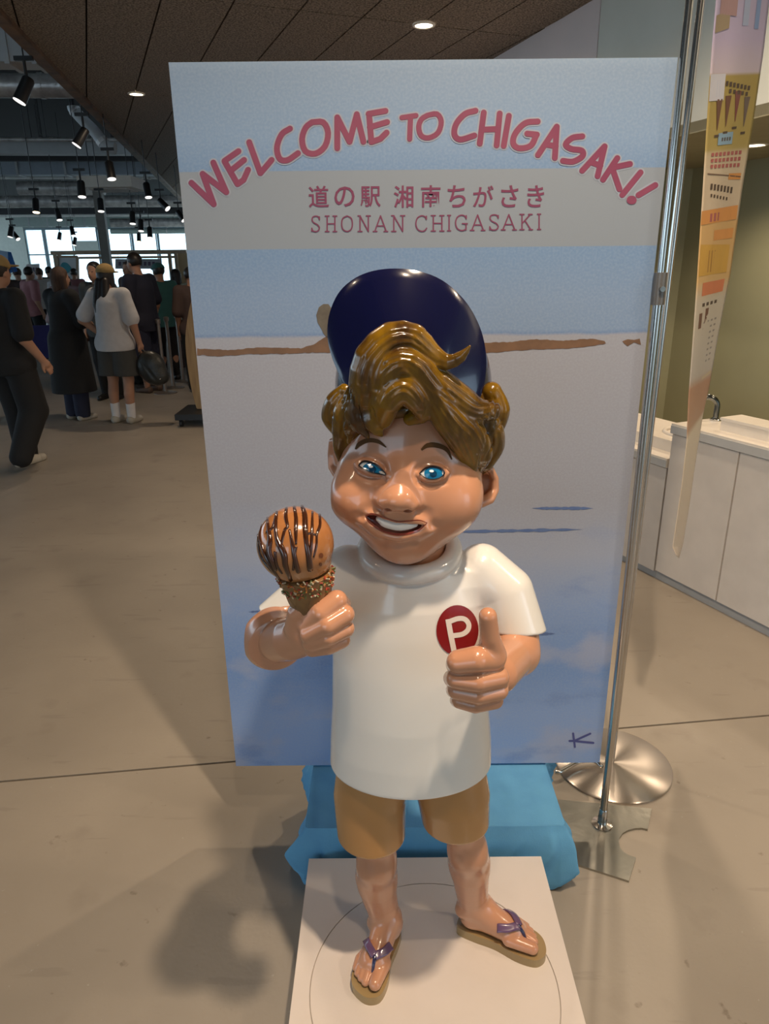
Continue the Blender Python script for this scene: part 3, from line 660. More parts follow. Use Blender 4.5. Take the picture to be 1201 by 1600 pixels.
# Japanese line, from the character outlines built into Blender
JP = [('道', 'A', 680), ('の', 'A', 795), ('駅', 'A', 911), ('湘', 'A', 1059), ('南', 'B', 89), ('ち', 'B', 200), ('が', 'B', 313), ('さ', 'B', 425), ('き', 'B', 536)]
dg = bpy.context.evaluated_depsgraph_get()
for ch, z_, cx_ in JP:
    px = (ZA if z_ == 'A' else ZB)([(cx_, 650 if z_ == 'A' else 619)])[0]
    cu = bpy.data.curves.new('glyph', 'FONT'); cu.body = ch; cu.size = 1.0; cu.resolution_u = 3; cu.offset = 0.012
    to = bpy.data.objects.new('glyph', cu); COL.objects.link(to); bpy.context.view_layer.update()
    me = to.evaluated_get(bpy.context.evaluated_depsgraph_get()).to_mesh()
    V = np.array([v.co[:] for v in me.vertices]); Fc = [tuple(p.vertices) for p in me.polygons]
    to.to_mesh_clear(); bpy.data.objects.remove(to); bpy.data.curves.remove(cu)
    if len(V) == 0: continue
    lo, hi = V.min(0), V.max(0); c0 = W(px[0], px[1], YB); s_ = 0.0445/max(hi[0]-lo[0], hi[1]-lo[1])
    P = [(c0[0]+(v[0]-(lo[0]+hi[0])/2)*s_, YB-0.001, c0[2]+(v[1]-(lo[1]+hi[1])/2)*s_) for v in V]
    obj('japanese_character', (P, Fc), mplum, board)
# painted shoreline, rock and blue strokes
mbrown = mat('paint_brown', (0.17,0.095,0.055), 0.6, col2=(0.13,0.075,0.045), scale=30); mrock = mat('paint_rock', (0.13,0.115,0.09), 0.6, col2=(0.09,0.075,0.06), scale=40)
mstroke = mat('paint_blue_stroke', (0.085,0.14,0.32), 0.6, col2=(0.11,0.17,0.34), scale=60); msign = mat('paint_indigo', (0.075,0.085,0.25), 0.6)
def band(name, top, bot, m_, lift=0.0008):
    n = len(top); v = flat(top, YB-lift)+flat(bot, YB-lift)
    return obj(name, (v, [(i, i+1, n+i+1, n+i) for i in range(n-1)]), m_, board)
def ragged(pts, amp, seed):
    r = random.Random(seed); P = dens(pts, 4); return [(x, y+r.uniform(-amp, amp)) for x, y in P]
tp = ragged([(308, 544.5), (360, 547), (400, 543), (470, 544), (490, 538), (505, 528), (520, 522)], 0.6, 1); n_ = len(tp)
bt = ragged([(308, 554.5), (340, 557), (380, 554), (440, 553), (480, 551), (520, 551)], 0.8, 2); bt = [tuple(p) for p in np.stack([np.interp(np.linspace(0, 1, n_), np.linspace(0, 1, len(bt)), [p[k] for p in bt]) for k in (0, 1)], 1)]
band('painted_shore', tp, bt, mbrown)
band('painted_rock', [(494, 492), (498, 480), (505, 475), (513, 475), (519, 484), (524, 500)], [(496, 504), (502, 514), (505, 521), (510, 527), (518, 530), (526, 534)], mrock)
tp = ragged([(750, 536), (800, 534), (830, 530), (880, 532), (925, 529), (944, 533)], 0.7, 3); n_ = len(tp)
bt = ragged([(750, 553), (780, 550), (830, 546), (880, 545), (930, 540), (946, 537)], 0.8, 4); bt = [tuple(p) for p in np.stack([np.interp(np.linspace(0, 1, n_), np.linspace(0, 1, len(bt)), [p[k] for p in bt]) for k in (0, 1)], 1)]
band('painted_shore', tp, bt, mbrown)
band('painted_islet', [(972, 533), (980, 530), (990, 531), (999, 529)], [(974, 536), (980, 541), (990, 535), (1001, 539)], mbrown)
for k, (a, b, y0, y1, th) in enumerate(((831, 926, 794, 794, 5), (700, 909, 831, 827, 5.5), (388, 424, 956, 954, 3), (800, 868, 990, 990, 4.5))):
    r = random.Random(k); xs = np.linspace(a, b, 26); tt = np.linspace(0, 1, 26)
    hgt = th*np.clip(np.minimum(tt, 1-tt)*6, 0.05, 1)*np.array([r.uniform(0.5, 1.1) for _ in xs]); mid = y0+(y1-y0)*tt
    band('painted_wave', [(x, m_-h/2) for x, m_, h in zip(xs, mid, hgt)], [(x, m_+h/2) for x, m_, h in zip(xs, mid, hgt)], mstroke)
Z8 = lambda pts: [(840+x/3.327, 1100+y/3.327) for x, y in pts]
letter('painted_signature', [Z8(p) for p in ([(183, 152), (192, 222)], [(164, 191), (200, 190)], [(190, 190), (272, 153)], [(195, 192), (288, 201)])], 3.2, msign, 0.001)

# ================================================================ CLOTH COVERED BOX
mcloth = mat('blue_cloth', (0.135, 0.40, 0.66), 0.85, col2=(0.115, 0.35, 0.61), scale=14, bump=0.1, bscale=300)
BX0, BX1, BY0, BY1, BZ = -0.215, 0.462, 1.464, 1.78, 0.212
def rr(x0, x1, y0, y1, r, n=10):
    P = []
    for cx_, cy_, a0 in ((x1-r, y0+r, -pi/2), (x1-r, y1-r, 0), (x0+r, y1-r, pi/2), (x0+r, y0+r, pi)):
        P += [(cx_+r*cos(a0+pi/2*k/n), cy_+r*sin(a0+pi/2*k/n)) for k in range(n+1)]
    return dens(P+[P[0]], 0.0055)[:-1]
base = rr(BX0, BX1, BY0, BY1, 0.012, 4); n = len(base); rnd = random.Random(5)
cen = np.array([(BX0+BX1)/2, (BY0+BY1)/2]); rows = []
def cornerness(p):
    return max(math.exp(-(((p[0]-a)**2+(p[1]-b)**2)/0.07**2)) for a, b in ((BX0, BY0), (BX1, BY0), (BX0, BY1), (BX1, BY1)))
def dfold(p, t):          # creases that fan out from each corner of the box
    o = 0.0
    for a, b in ((BX0, BY0), (BX1, BY0), (BX0, BY1), (BX1, BY1)):
        for sc, on_ in ((p[0]-a, abs(p[1]-b) < 0.014), (p[1]-b, abs(p[0]-a) < 0.014)):
            sc = abs(sc)
            if not on_ or sc > 0.26: continue
            ph = (sc*0.95-t*BZ*0.16)*(150+50*sin(a*9+b*5))+a*30+b*17+1.4*sin(t*3+sc*20)
            o += 0.020*((1-abs(sin(ph*0.5)))**1.5-0.2)*math.exp(-(sc/0.12)**2)*min(1, t*3)
    return o
lv = [(0.0, BZ, 0.985), (0.0, BZ+0.002, 1.0)]+[(t, None, None) for t in np.linspace(0.03, 1, 26)]
V = []
for (t, z, sc_) in lv:
    for i, p in enumerate(base):
        d = (p-cen)/np.linalg.norm(p-cen); nx = np.array([1., 0]) if abs(p[0]-BX1) < 0.013 else np.array([-1., 0]) if abs(p[0]-BX0) < 0.013 else np.array([0, -1.]) if p[1] < cen[1] else np.array([0, 1.])
        if z is not None: q = cen+(p-cen)*sc_ if sc_ < 1 else p; V.append((q[0], q[1], z)); continue
        cnr = cornerness(p); s_ = i*0.0055
        fold = 0.5+0.5*sin(s_*38+1.2*sin(s_*9)+t*1.5); fold2 = sin(s_*95+t*4)
        pl_ = abs(sin(s_*60+2.5*t+0.8*sin(s_*17)))
        o = t*(0.004+0.010*fold)+cnr*(0.030*sin(min(t*2.2, 1)*pi/2)+0.012*(pl_-0.35)*min(1, t*1.8))*(1-0.25*t)+dfold(p, t)+0.004*(1-abs(sin(s_*31+3*t)))*t
        o = o*(1.15-0.75*t*t)-0.008*max(0, t-0.86)/0.14
        zt = BZ-0.004-(BZ-0.006)*t; zt = max(0.004, zt+(0.012*cnr*fold if t > 0.9 else 0))
        q = p+(d*0.6+nx*0.4)*o; V.append((q[0], q[1], zt))
R_ = len(lv); Fq = [(r*n+i, (r+1)*n+i, (r+1)*n+(i+1) % n, r*n+(i+1) % n) for r in range(R_-1) for i in range(n)]
Fq.append(tuple(range(n)))
bxo = thing('cloth_covered_box', 'low box draped in bright blue cloth under the painted board', 'box', (*cen, 0))
obj('cloth', (V, Fq), mcloth, bxo, smooth=True, sharp=50)
obj('box_body', MB().box((*cen, 0.1), ((BX1-BX0)/2-0.01, (BY1-BY0)/2-0.01, 0.1)).out(), mat('cardboard', (0.4, 0.3, 0.2), 0.8), bxo)

# ================================================================ PLINTH
PZ = 0.15
px0, px1, py1, py0 = -0.2035, 0.3945, 1.428, 0.82
mpl = mat('plinth_white', (0.76, 0.68, 0.62), 0.5, col2=(0.72, 0.645, 0.585), scale=6, detail=8, bump=0.03, bscale=90)
pl = thing('statue_plinth', 'square white plinth with a turntable circle under the boy statue', 'plinth', ((px0+px1)/2, (py0+py1)/2, 0))
pcx, pcy, pr = (px0+px1)/2-0.001, 1.085, 0.262
n = 96; V = []; Fq = []
ring = lambda r, z: [(pcx+r*cos(2*pi*k/n), pcy+r*sin(2*pi*k/n), z) for k in range(n)]
sq = []
for k in range(n):
    c_, s_ = cos(2*pi*k/n), sin(2*pi*k/n); tx = ((px1 if c_ > 0 else px0)-pcx)/c_ if abs(c_) > 1e-9 else 1e9; ty = ((py1 if s_ > 0 else py0)-pcy)/s_ if abs(s_) > 1e-9 else 1e9
    t_ = min(tx, ty); sq.append((pcx+c_*t_, pcy+s_*t_))
for cx_, cy_ in ((px0, py0), (px0, py1), (px1, py0), (px1, py1)):
    i = min(range(n), key=lambda k: (sq[k][0]-cx_)**2+(sq[k][1]-cy_)**2); sq[i] = (cx_, cy_)
V = ring(pr+0.0012, PZ-0.004)+ring(pr+0.0012, PZ)+[(x, y, PZ) for x, y in sq]+[(x, y, 0.0) for x, y in sq]
for r in range(3): Fq += [(r*n+k, (r+1)*n+k, (r+1)*n+(k+1) % n, r*n+(k+1) % n) for k in range(n)]
obj('plinth_body', (V, Fq), mpl, pl)
V = ring(pr-0.0012, PZ-0.004)+ring(pr-0.0012, PZ); obj('turntable', (V, [tuple(range(n, 2*n))]+[(k, (k+1) % n, n+(k+1) % n, n+k) for k in range(n)]), mpl, pl)
obj('groove_bottom', (ring(pr+0.002, PZ-0.0035), [tuple(range(n))]), mat('groove', (0.50, 0.45, 0.41), 0.8), pl)

# ================================================================ BANNER STANDS
mst = mat('stand_steel', (0.60, 0.58, 0.55), 0.16, 1.0); mplate = mat('steel_plate', (0.42, 0.41, 0.37), 0.28, 1.0, col2=(0.33, 0.33, 0.30), scale=6, bump=0.08, bscale=30)
mbrush = bpy.data.materials.new('brushed_disc'); mbrush.use_nodes = True; b_ = mbrush.node_tree.nodes['Principled BSDF']
b_.inputs['Base Color'].default_value = (0.55, 0.50, 0.45, 1); b_.inputs['Metallic'].default_value = 1; b_.inputs['Roughness'].default_value = 0.3
tn = mbrush.node_tree.nodes.new('ShaderNodeTangent'); tn.direction_type = 'RADIAL'; tn.axis = 'Z'; mbrush.node_tree.links.new(tn.outputs[0], b_.inputs['Tangent']); b_.inputs['Anisotropic'].default_value = 0.9; b_.inputs['Anisotropic Rotation'].default_value = 0.25
pb_ = Gz(940, 1288, 0.006)
st = thing('banner_pole_stand', 'slim steel pole on a notched flat steel plate beside the board', 'pole stand', (pb_[0], pb_[1], 0))
pg = [Gz(840+x/3.327, 1100+y/3.327, 0.006)[:2] for x, y in ((592, 545), (570, 652), (540, 645), (508, 646), (470, 655), (440, 672), (425, 695), (420, 720), (428, 748), (447, 772), (475, 788), (510, 798), (473, 920), (205, 835))]
pg.append(np.array([0.490, 1.60])); pg.append(np.array([0.490, 1.80]))
obj('base_plate', MB().prism(pg[::-1], 0.0, 0.007).out(), mplate, st)
pc = np.array([pb_[0], pb_[1], 0.007])
obj('socket', MB().lathe([(0.030, 0), (0.030, 0.004), (0.014, 0.007), (0.0125, 0.055), (0.010, 0.058)], pc, 20).out(), mst, st, smooth=True, sharp=40)
ptop = W(1078, 0, 1.689)+np.array([-0.004, 0, 0]); pc1 = pc+np.array([0, 0, 0.05]); dirp = (W(1028, 462, 1.689)-pc1); zj = 1.52
def pp(z): f = (z-pc1[2])/dirp[2]; return np.array([pc1[0]+dirp[0]*f, pc1[1], z])
obj('lower_tube', MB().cyl(pp(0.055), pp(1.56), 0.0105, n=18).out(), mst, st, smooth=True, sharp=40)
obj('upper_tube', MB().cyl(pp(1.56), pp(2.6), 0.0082, n=18).out(), mst, st, smooth=True, sharp=40)
obj('clamp', MB().cyl(pp(1.50), pp(1.57), 0.0145, n=18).out(), mat('clamp_grey', (0.18, 0.17, 0.16), 0.4, 0.6), st, smooth=True, sharp=40)
obj('clamp_screw', MB().cyl(pp(1.535)+np.array([0, -0.012, 0]), pp(1.535)+np.array([0, -0.024, 0]), 0.006, n=12).out(), mst, st)
dc = Gz(957, 1191, 0.01); dr = 0.188
ds = thing('round_base_stand', 'brushed steel disc base with a bent rod holding the hanging banner', 'banner stand', (dc[0], dc[1], 0))
obj('disc_base', MB().lathe([(dr, 0), (dr+0.001, 0.007), (dr-0.003, 0.010), (dr*0.5, 0.0115), (0.001, 0.012)], (dc[0], dc[1], 0), 64).out(), mbrush, ds, smooth=True, sharp=40)
rod = [Gz(x, y, 0.03) for x, y in ((867, 1206), (874, 1206), (885, 1200), (905, 1190), (925, 1188), (934, 1192), (940, 1198))]
obj('bent_rod', MB().path([np.array(p) for p in curve(rod, 24)], 0.0075, 10).out(), mst, ds, smooth=True)
rp_ = lambda z: np.array([dc[0]-0.004, dc[1], z])
obj('rear_tube', MB().cyl(rp_(0.015), rp_(2.58), 0.0085, n=16).out(), mst, ds, smooth=True, sharp=40)
# the banner, hanging twisted from an arm above the frame
Lp = [(1120, -40), (1118, 0), (1111, 80), (1103, 200), (1097, 300), (1092, 380), (1088, 440), (1081, 540), (1075, 620), (1072, 690), (1064, 760), (1055, 820), (1050, 855), (1056, 868)]
Rp = [(1207, -40), (1201, 0), (1192, 80), (1176, 190), (1158, 300), (1147, 380), (1140, 430), (1122, 520), (1108, 600), (1097, 650), (1086, 720), (1076, 790), (1066, 850), (1060, 872)]
def bpt(u, v):
    k = v*(len(Lp)-1); lx = np.interp(k, range(len(Lp)), [p[0] for p in Lp]); ly = np.interp(k, range(len(Lp)), [p[1] for p in Lp])
    rx = np.interp(k, range(len(Rp)), [p[0] for p in Rp]); ry = np.interp(k, range(len(Rp)), [p[1] for p in Rp])
    Y = 1.94+0.26*u+0.008*sin(u*8+v*5)+0.02*sin(v*9)*(1-u)
    return W(lx+(rx-lx)*u, ly+(ry-ly)*u, Y)
nu, nv = 20, 120; V = []; Fq = []
for j in range(nv+1):
    for i in range(nu+1): V.append(bpt(i/nu, j/nv))
Fq = [(j*(nu+1)+i, j*(nu+1)+i+1, (j+1)*(nu+1)+i+1, (j+1)*(nu+1)+i) for j in range(nv) for i in range(nu)]
def vy(y): return np.interp(y, [p[1] for p in Rp], range(len(Rp)))/(len(Rp)-1)
mbn = bpy.data.materials.new('banner_print'); mbn.use_nodes = True; nt2 = mbn.node_tree; bb = nt2.nodes['Principled BSDF']; bb.inputs['Roughness'].default_value = 0.6
at_ = nt2.nodes.new('ShaderNodeAttribute'); at_.attribute_name = 'along'; rr_ = nt2.nodes.new('ShaderNodeValToRGB')
sts = [(0, (0.46, 0.42, 0.58)), (vy(60), (0.50, 0.43, 0.60)), (vy(112), (0.58, 0.50, 0.56)), (vy(113), (0.40, 0.30, 0.085)), (vy(228), (0.40, 0.31, 0.10)), (vy(236), (0.56, 0.46, 0.30)), (vy(262), (0.58, 0.48, 0.34)), (vy(330), (0.58, 0.47, 0.34)),
       (vy(345), (0.60, 0.38, 0.16)), (vy(430), (0.58, 0.38, 0.16)), (vy(460), (0.52, 0.46, 0.36)), (vy(540), (0.50, 0.45, 0.38)), (vy(575), (0.48, 0.43, 0.37)), (vy(590), (0.42, 0.24, 0.15)), (vy(640), (0.44, 0.27, 0.17)), (vy(648), (0.66, 0.56, 0.42)), (1, (0.6, 0.5, 0.4))]
e_ = rr_.color_ramp.elements; e_[0].color = (*sts[0][1], 1); e_[1].color = (*sts[-1][1], 1)
for p, c in sts[1:-1]: q = e_.new(p); q.color = (*c, 1)
nt2.links.new(at_.outputs['Fac'], rr_.inputs[0]); nt2.links.new(rr_.outputs[0], bb.inputs['Base Color'])
bnr = thing('hanging_banner', 'long narrow printed cloth banner with cone pictures twisting down to a point', 'banner', bpt(0.5, 1.0))
ob = obj('banner_cloth', (V, Fq), mbn, bnr, smooth=True); at2 = ob.data.attributes.new('along', 'FLOAT', 'POINT'); at2.data.foreach_set('value', [j/nv for j in range(nv+1) for i in range(nu+1)])
sol = ob.modifiers.new('thickness', 'SOLIDIFY'); sol.thickness = 0.0012
def patch(name, u0, u1, y0, y1, m_, skew=0.0, k=6):
    v0, v1 = vy(y0), vy(y1); V = []
    for j in range(k+1):
        for i in range(k+1):
            u = u0+(u1-u0)*i/k; q = bpt(u, v0+(v1-v0)*j/k+skew*(u-u0)); dv = CAM-q; V.append(q+dv/np.linalg.norm(dv)*0.007)
    return obj(name, (V, [(j*(k+1)+i, j*(k+1)+i+1, (j+1)*(k+1)+i+1, (j+1)*(k+1)+i) for j in range(k) for i in range(k)]), m_, bnr)
mk_ = lambda n_, c: mat(n_, c, 0.6)
patch('printed_blue_stripe', 0.78, 0.86, -40, 45, mk_('print_blue', (0.25, 0.36, 0.62)))
patch('printed_blue_stripe', 0.55, 0.66, -40, 40, mk_('print_pale_blue', (0.42, 0.48, 0.66)))
patch('printed_rose_cloud', 0.10, 0.42, -40, 22, mk_('print_rose', (0.42, 0.27, 0.27)), 0.01)
patch('printed_tan_cloud', 0.04, 0.30, 24, 52, mk_('print_tan', (0.36, 0.28, 0.18)), -0.03)
patch('printed_white_corner', 0.02, 0.32, 113, 152, mk_('print_white', (0.62, 0.62, 0.68)))
patch('printed_blue_swirl', 0.16, 0.26, 122, 147, mk_('print_blue', (0, 0, 0)))
for i, (u, ym, c) in enumerate(((0.24, 150, (0.16, 0.08, 0.05)), (0.42, 146, (0.17, 0.08, 0.05)), (0.61, 140, (0.22, 0.07, 0.06)), (0.81, 150, (0.16, 0.12, 0.10)))):
    m_ = mk_('print_cone_%s' % 'abcd'[i], c); k = 5; V = []
    for j in range(k+1):
        hw = 0.055*(1-j/k)+0.006
        for s_ in (-1, 0, 1): q = bpt(u+s_*hw, vy(ym+46*j/k)); dv = CAM-q; V.append(q+dv/np.linalg.norm(dv)*0.007)
    obj('printed_cone', (V, [(j*3+i2, j*3+i2+1, j*3+i2+4, j*3+i2+3) for j in range(k) for i2 in range(2)]), m_, bnr)
    patch('printed_caption', u-0.05, u+0.05, ym+54, ym+58, mk_('print_dark', (0.10, 0.07, 0.05)))
for i in range(7): patch('printed_caption', 0.34+0.075*i, 0.39+0.075*i, 124+i*1.5, 131+i*1.5, mk_('print_dark', (0, 0, 0)), 0, 2)
for i in range(5): patch('printed_caption', 0.42+0.085*i, 0.47+0.085*i, 136+i*1.6, 142+i*1.6, mk_('print_dark', (0, 0, 0)), 0, 2)
patch('printed_blue_label', 0.28, 0.60, 202, 222, mk_('print_sky', (0.26, 0.40, 0.52)))
for i in range(4): patch('printed_caption', 0.36+0.055*i, 0.395+0.055*i, 210, 216, mk_('print_dark', (0, 0, 0)), 0, 2)
for r in range(3):
    for i in range(8): patch('printed_red_text', 0.16+0.09*i, 0.22+0.09*i, 234+10*r, 240+10*r, mk_('print_red', (0.42, 0.13, 0.12)), 0.0, 2)
patch('printed_orange_patch', 0.62, 0.92, 270, 280, mk_('print_orange', (0.66, 0.30, 0.09)))
patch('printed_fold_line', 0.10, 0.92, 268, 270, mk_('print_brown', (0.18, 0.11, 0.07)), 0.006)
for i in range(7): patch('printed_caption', 0.20+0.085*i, 0.25+0.085*i, 286+i, 296+i, mk_('print_dark', (0, 0, 0)), 0, 2)
for i in range(6): patch('printed_caption', 0.22+0.08*i, 0.26+0.08*i, 303+i, 308+i, mk_('print_dark', (0, 0, 0)), 0, 2)
patch('printed_orange_patch', 0.02, 0.96, 330, 352, mk_('print_orange', (0, 0, 0)), -0.010)
for i in range(6): patch('printed_red_text', 0.25+0.10*i, 0.31+0.10*i, 334-i, 347-i, mk_('print_red', (0, 0, 0)), -0.01, 2)
patch('printed_orange_patch', 0.40, 0.92, 360, 376, mk_('print_orange', (0, 0, 0)), -0.008)
patch('printed_yellow_panel', 0.05, 0.88, 382, 424, mk_('print_yellow', (0.58, 0.34, 0.07)))
for i in range(6): patch('printed_stripe', 0.30+0.08*i, 0.33+0.08*i, 390, 420, mk_('print_ochre', (0.38, 0.20, 0.05)), 0, 3)
patch('printed_orange_patch', 0.2, 0.86, 434, 453, mk_('print_vermilion', (0.60, 0.20, 0.09)))
for i in range(4): patch('printed_caption', 0.25+0.13*i, 0.33+0.13*i, 464, 469, mk_('print_dark', (0, 0, 0)), 0, 2)
for r in range(2): patch('printed_cone', 0.18+0.2*r, 0.28+0.2*r, 478-5*r, 500-5*r, mk_('print_cone_%s' % 'ab'[r], (0, 0, 0)), 0, 3)
for r in range(8):
    for i in range(4): patch('printed_caption', 0.35+0.13*i, 0.42+0.13*i, 492+9*r, 495+9*r, mk_('print_grey', (0.28, 0.25, 0.22)), 0, 1)
patch('printed_fold_line', 0.12, 0.97, 584, 589, mk_('print_cream', (0.52, 0.42, 0.28)), -0.008)
arm0 = rp_(2.56); e0, e1 = bpt(0, 0), bpt(1, 0)
obj('banner_arm', MB().path([arm0, (e0+e1)/2+np.array([0, 0, 2.56-e0[2]]), e1+np.array([0.05, 0.05, 2.56-e1[2]])], 0.006, 8).out(), mst, ds)
for e in (bpt(0.1, 0), bpt(0.9, 0)): obj('banner_cord', MB().cyl(e, (e[0], e[1], 2.56), 0.003, n=6).out(), mat('cord_white', (0.7, 0.7, 0.68), 0.6), bnr)
# ================================================================ BOY STATUE
YS = 1.165
mskin = mat('painted_skin', (0.58, 0.285, 0.165), 0.22, col2=(0.54, 0.26, 0.15), scale=5, coat=0.35)
mshirt = mat('painted_shirt_white', (0.80, 0.78, 0.74), 0.22, col2=(0.77, 0.75, 0.71), scale=3, coat=0.5)
mshort = mat('painted_shorts_tan', (0.47, 0.24, 0.085), 0.25, col2=(0.43, 0.22, 0.08), scale=5, coat=0.5)
mnavy = mat('painted_navy', (0.003, 0.004, 0.026), 0.18, col2=(0.004, 0.005, 0.034), scale=4, coat=0.5)
mhair = mat('painted_hair', (0.20, 0.105, 0.005), 0.2, col2=(0.050, 0.022, 0.005), scale=17, detail=5, ramp=(0.36, 0.66), stretch=(1.6, 1, 0.55), coat=0.25)
statue = thing('boy_statue', 'glossy painted statue of a smiling boy in a navy cap holding an ice cream cone', 'statue', (0.10, 1.14, PZ+0.0))
w = lambda x, y, Y: W(x, y, Y)
# ---- head
hops = [('u', sph(w(637, 758, 1.158), 0.1185), 0), ('u', ell(w(643, 668, 1.175), (0.122, 0.128, 0.120)), 0.05),
        ('u', sph(w(630, 842, 1.090), 0.032), 0.06),                                        # chin
        ('u', sph(w(556, 778, 1.085), 0.040), 0.05), ('u', sph(w(706, 782, 1.085), 0.043), 0.05)]   # cheeks
def on(px, py, off=0.0, ops=None):
    H, D = trace(ops or hops, [(px, py)]); return H[0]-D[0]*off
def ons(pts, off=0.0, ops=None):
    H, D = trace(ops or hops, pts); return [h-d*off for h, d in zip(H, D)]
B0 = list(hops)
K = 0.012
# nose
hops += [('u', tube(ons([(626, 742), (624, 768)], 0.000, B0), [0.004, 0.010]), 0.04),
         ('u', ell(on(622, 780, 0.006, B0), (0.025, 0.022, 0.0185)), 0.020), ('u', sph(on(602, 788, 0.002, B0), 0.0135), 0.012), ('u', sph(on(643, 791, 0.002, B0), 0.0135), 0.012)]
for x, y in ((607, 794), (636, 797)): hops.append(('s', ell(on(x, y, 0.012, B0), (0.0055, 0.008, 0.0035)), 0.003))
# eyes: lid rings around almond pockets
EYL = [(560, 727), (567, 721), (578, 722), (590, 728), (602, 741), (592, 740.5), (579, 738), (568, 733), (560, 727)]
EYR = [(655, 740), (664, 732), (676, 729), (688, 732), (694, 739), (688, 746), (676, 749), (665, 747), (655, 740)]
CL, CR = (581, 732), (676, 739.5)
for c, rx, ry, tl_ in ((CL, 26, 15, 0.28), (CR, 27, 16, -0.02)):
    hops.append(('s', ell(on(*c, 0.004, B0), (rx*0.00088, 0.010, ry*0.00088), rotm('Y', tl_)), 0.014))
for c, rx, ry, tl_ in ((CL, 25, 11, 0.30), (CR, 25, 12.5, -0.02)):
    hops.append(('u', ell(on(*c, -0.010, B0), (rx*0.00105, 0.0155, ry*0.00120), rotm('Y', tl_)), 0.004))
H0 = list(hops)
def ring_ops(E, up, lo):
    a = ons(curve(E[:5], 16), 0.0005, H0); b = ons(curve(E[4:], 16), 0.0005, H0)
    return [('u', tube(a, up), 0.003), ('u', tube(b, lo), 0.003)]
exp = lambda E, c, k: [(c[0]+(x-c[0])*k, c[1]+(y-c[1])*k) for x, y in E]
hops += ring_ops(exp(EYL, CL, 1.22), 0.0034, 0.0032)+ring_ops(exp(EYR, CR, 1.22), 0.0036, 0.0034)
hops += [('s', tube(ons(curve([(553, 722), (565, 713), (582, 716), (600, 731)], 14), 0.003, B0), 0.0022), 0.004), ('s', tube(ons(curve([(650, 733), (662, 722), (680, 720), (697, 727)], 14), 0.003, B0), 0.0022), 0.004),
         ('s', tube(ons(curve([(560, 742), (580, 752), (602, 752)], 12), 0.003, B0), 0.0025), 0.006), ('s', tube(ons(curve([(655, 755), (675, 761), (698, 754)], 12), 0.003, B0), 0.0025), 0.006)]
# mouth
MC = curve([(576, 808), (590, 815), (614, 824), (640, 825), (661, 820)], 16)
mr = np.interp(np.linspace(0, 1, len(MC)), [0, 0.15, 0.4, 0.7, 1], [0.0050, 0.0092, 0.0112, 0.0085, 0.0035])
hops += [('u', tube(ons(curve([(570, 798), (596, 803), (618, 810), (642, 810), (670, 812)], 14), -0.004, B0), 0.010), 0.012),
         ('u', tube(ons(curve([(570, 812), (590, 830), (615, 840), (642, 838), (668, 824)], 14), -0.002, B0), 0.009), 0.012)]
hops += [('s', tube(ons(curve([(593, 797), (572, 797), (563, 808)], 10), 0.007, B0), 0.004), 0.014), ('s', tube(ons(curve([(652, 800), (668, 808), (677, 822)], 10), 0.007, B0), 0.004), 0.014),
         ('s', tube(ons(curve([(600, 848), (622, 853), (645, 848)], 8), 0.006, B0), 0.004), 0.014)]
hops += [('s', tube([p for p in ons(MC, 0.003, B0)], list(mr)), 0.002), ('s', tube([p for p in ons(MC, -0.006, B0)], list(mr*0.95)), 0.002)]
# ears
er = w(757, 762, 1.165); hops += [('u', ell(er+np.array([-0.004, 0.006, 0]), (0.020, 0.012, 0.028), rotm('Y', 0.30)), 0.006),
         ('u', tube([w(x, y, Y_) for x, y, Y_ in ((742, 738, 1.150), (753, 731, 1.152), (766, 733, 1.156), (773, 748, 1.16), (772, 766, 1.16), (764, 779, 1.152), (750, 785, 1.145), (738, 786, 1.135))], [0.006, 0.006, 0.006, 0.0065, 0.008, 0.010, 0.010, 0.008]), 0.005),
         ('s', ell(w(752, 755, 1.142), (0.012, 0.010, 0.017), rotm('Y', 0.3)), 0.005)]
hops += [('u', tube([w(x, y, Y_) for x, y, Y_ in ((526, 688, 1.15), (519, 690, 1.16), (517, 710, 1.165), (519, 730, 1.16), (525, 742, 1.15))], [0.006, 0.006, 0.006, 0.007, 0.006]), 0.004), ('u', ell(w(526, 714, 1.165), (0.006, 0.010, 0.026)), 0.006)]
FACE = list(hops)
# neck into the collar
body = FACE+[('u', tube([w(640, 800, 1.185), w(640, 880, 1.18)], [0.060, 0.066]), 0.012)]
body.append(('i', plane(w(640, 890, 1.12), (0, 0.12, -1)), 0.004))
nk = obj('body', sculpt(body, 0.0021), mskin, statue, smooth=True)
# ---- arms and fists (separate islands of the same painted body, entering the sleeves)
arms = [('u', tube([w(800, 950, 1.142), w(806, 985, 1.13), w(806, 1020, 1.10)], [0.038, 0.0405, 0.0375]), 0), ('u', tube([w(806, 1020, 1.10), w(778, 1052, 0.995)], [0.0375, 0.033]), 0.02),
        ('u', ell(w(751, 1052, 0.975), (0.036, 0.030, 0.046), rotm('Y', -0.1)), 0.015),
        ('u', tube([w(768, 1030, 0.965), w(744, 1030, 0.944), w(716, 1034, 0.948), w(712, 1038, 0.965)], [0.020, 0.0205, 0.0185, 0.016]), 0.003),
        ('u', tube([w(778, 1058, 0.962), w(746, 1064, 0.942), w(713, 1060, 0.950), w(706, 1060, 0.968)], [0.0175, 0.018, 0.0165, 0.014]), 0.0015),
        ('u', tube([w(778, 1078, 0.962), w(746, 1084, 0.946), w(714, 1078, 0.955), w(709, 1078, 0.97)], [0.0165, 0.017, 0.0155, 0.013]), 0.0015),
        ('u', tube([w(772, 1094, 0.965), w(742, 1100, 0.953), w(718, 1094, 0.962), w(714, 1094, 0.975)], [0.0145, 0.0145, 0.0135, 0.012]), 0.0015),
        ('u', tube([w(770, 1022, 0.968), w(765, 996, 0.955), w(762, 963, 0.950)], [0.021, 0.0155, 0.0138]), 0.008)]
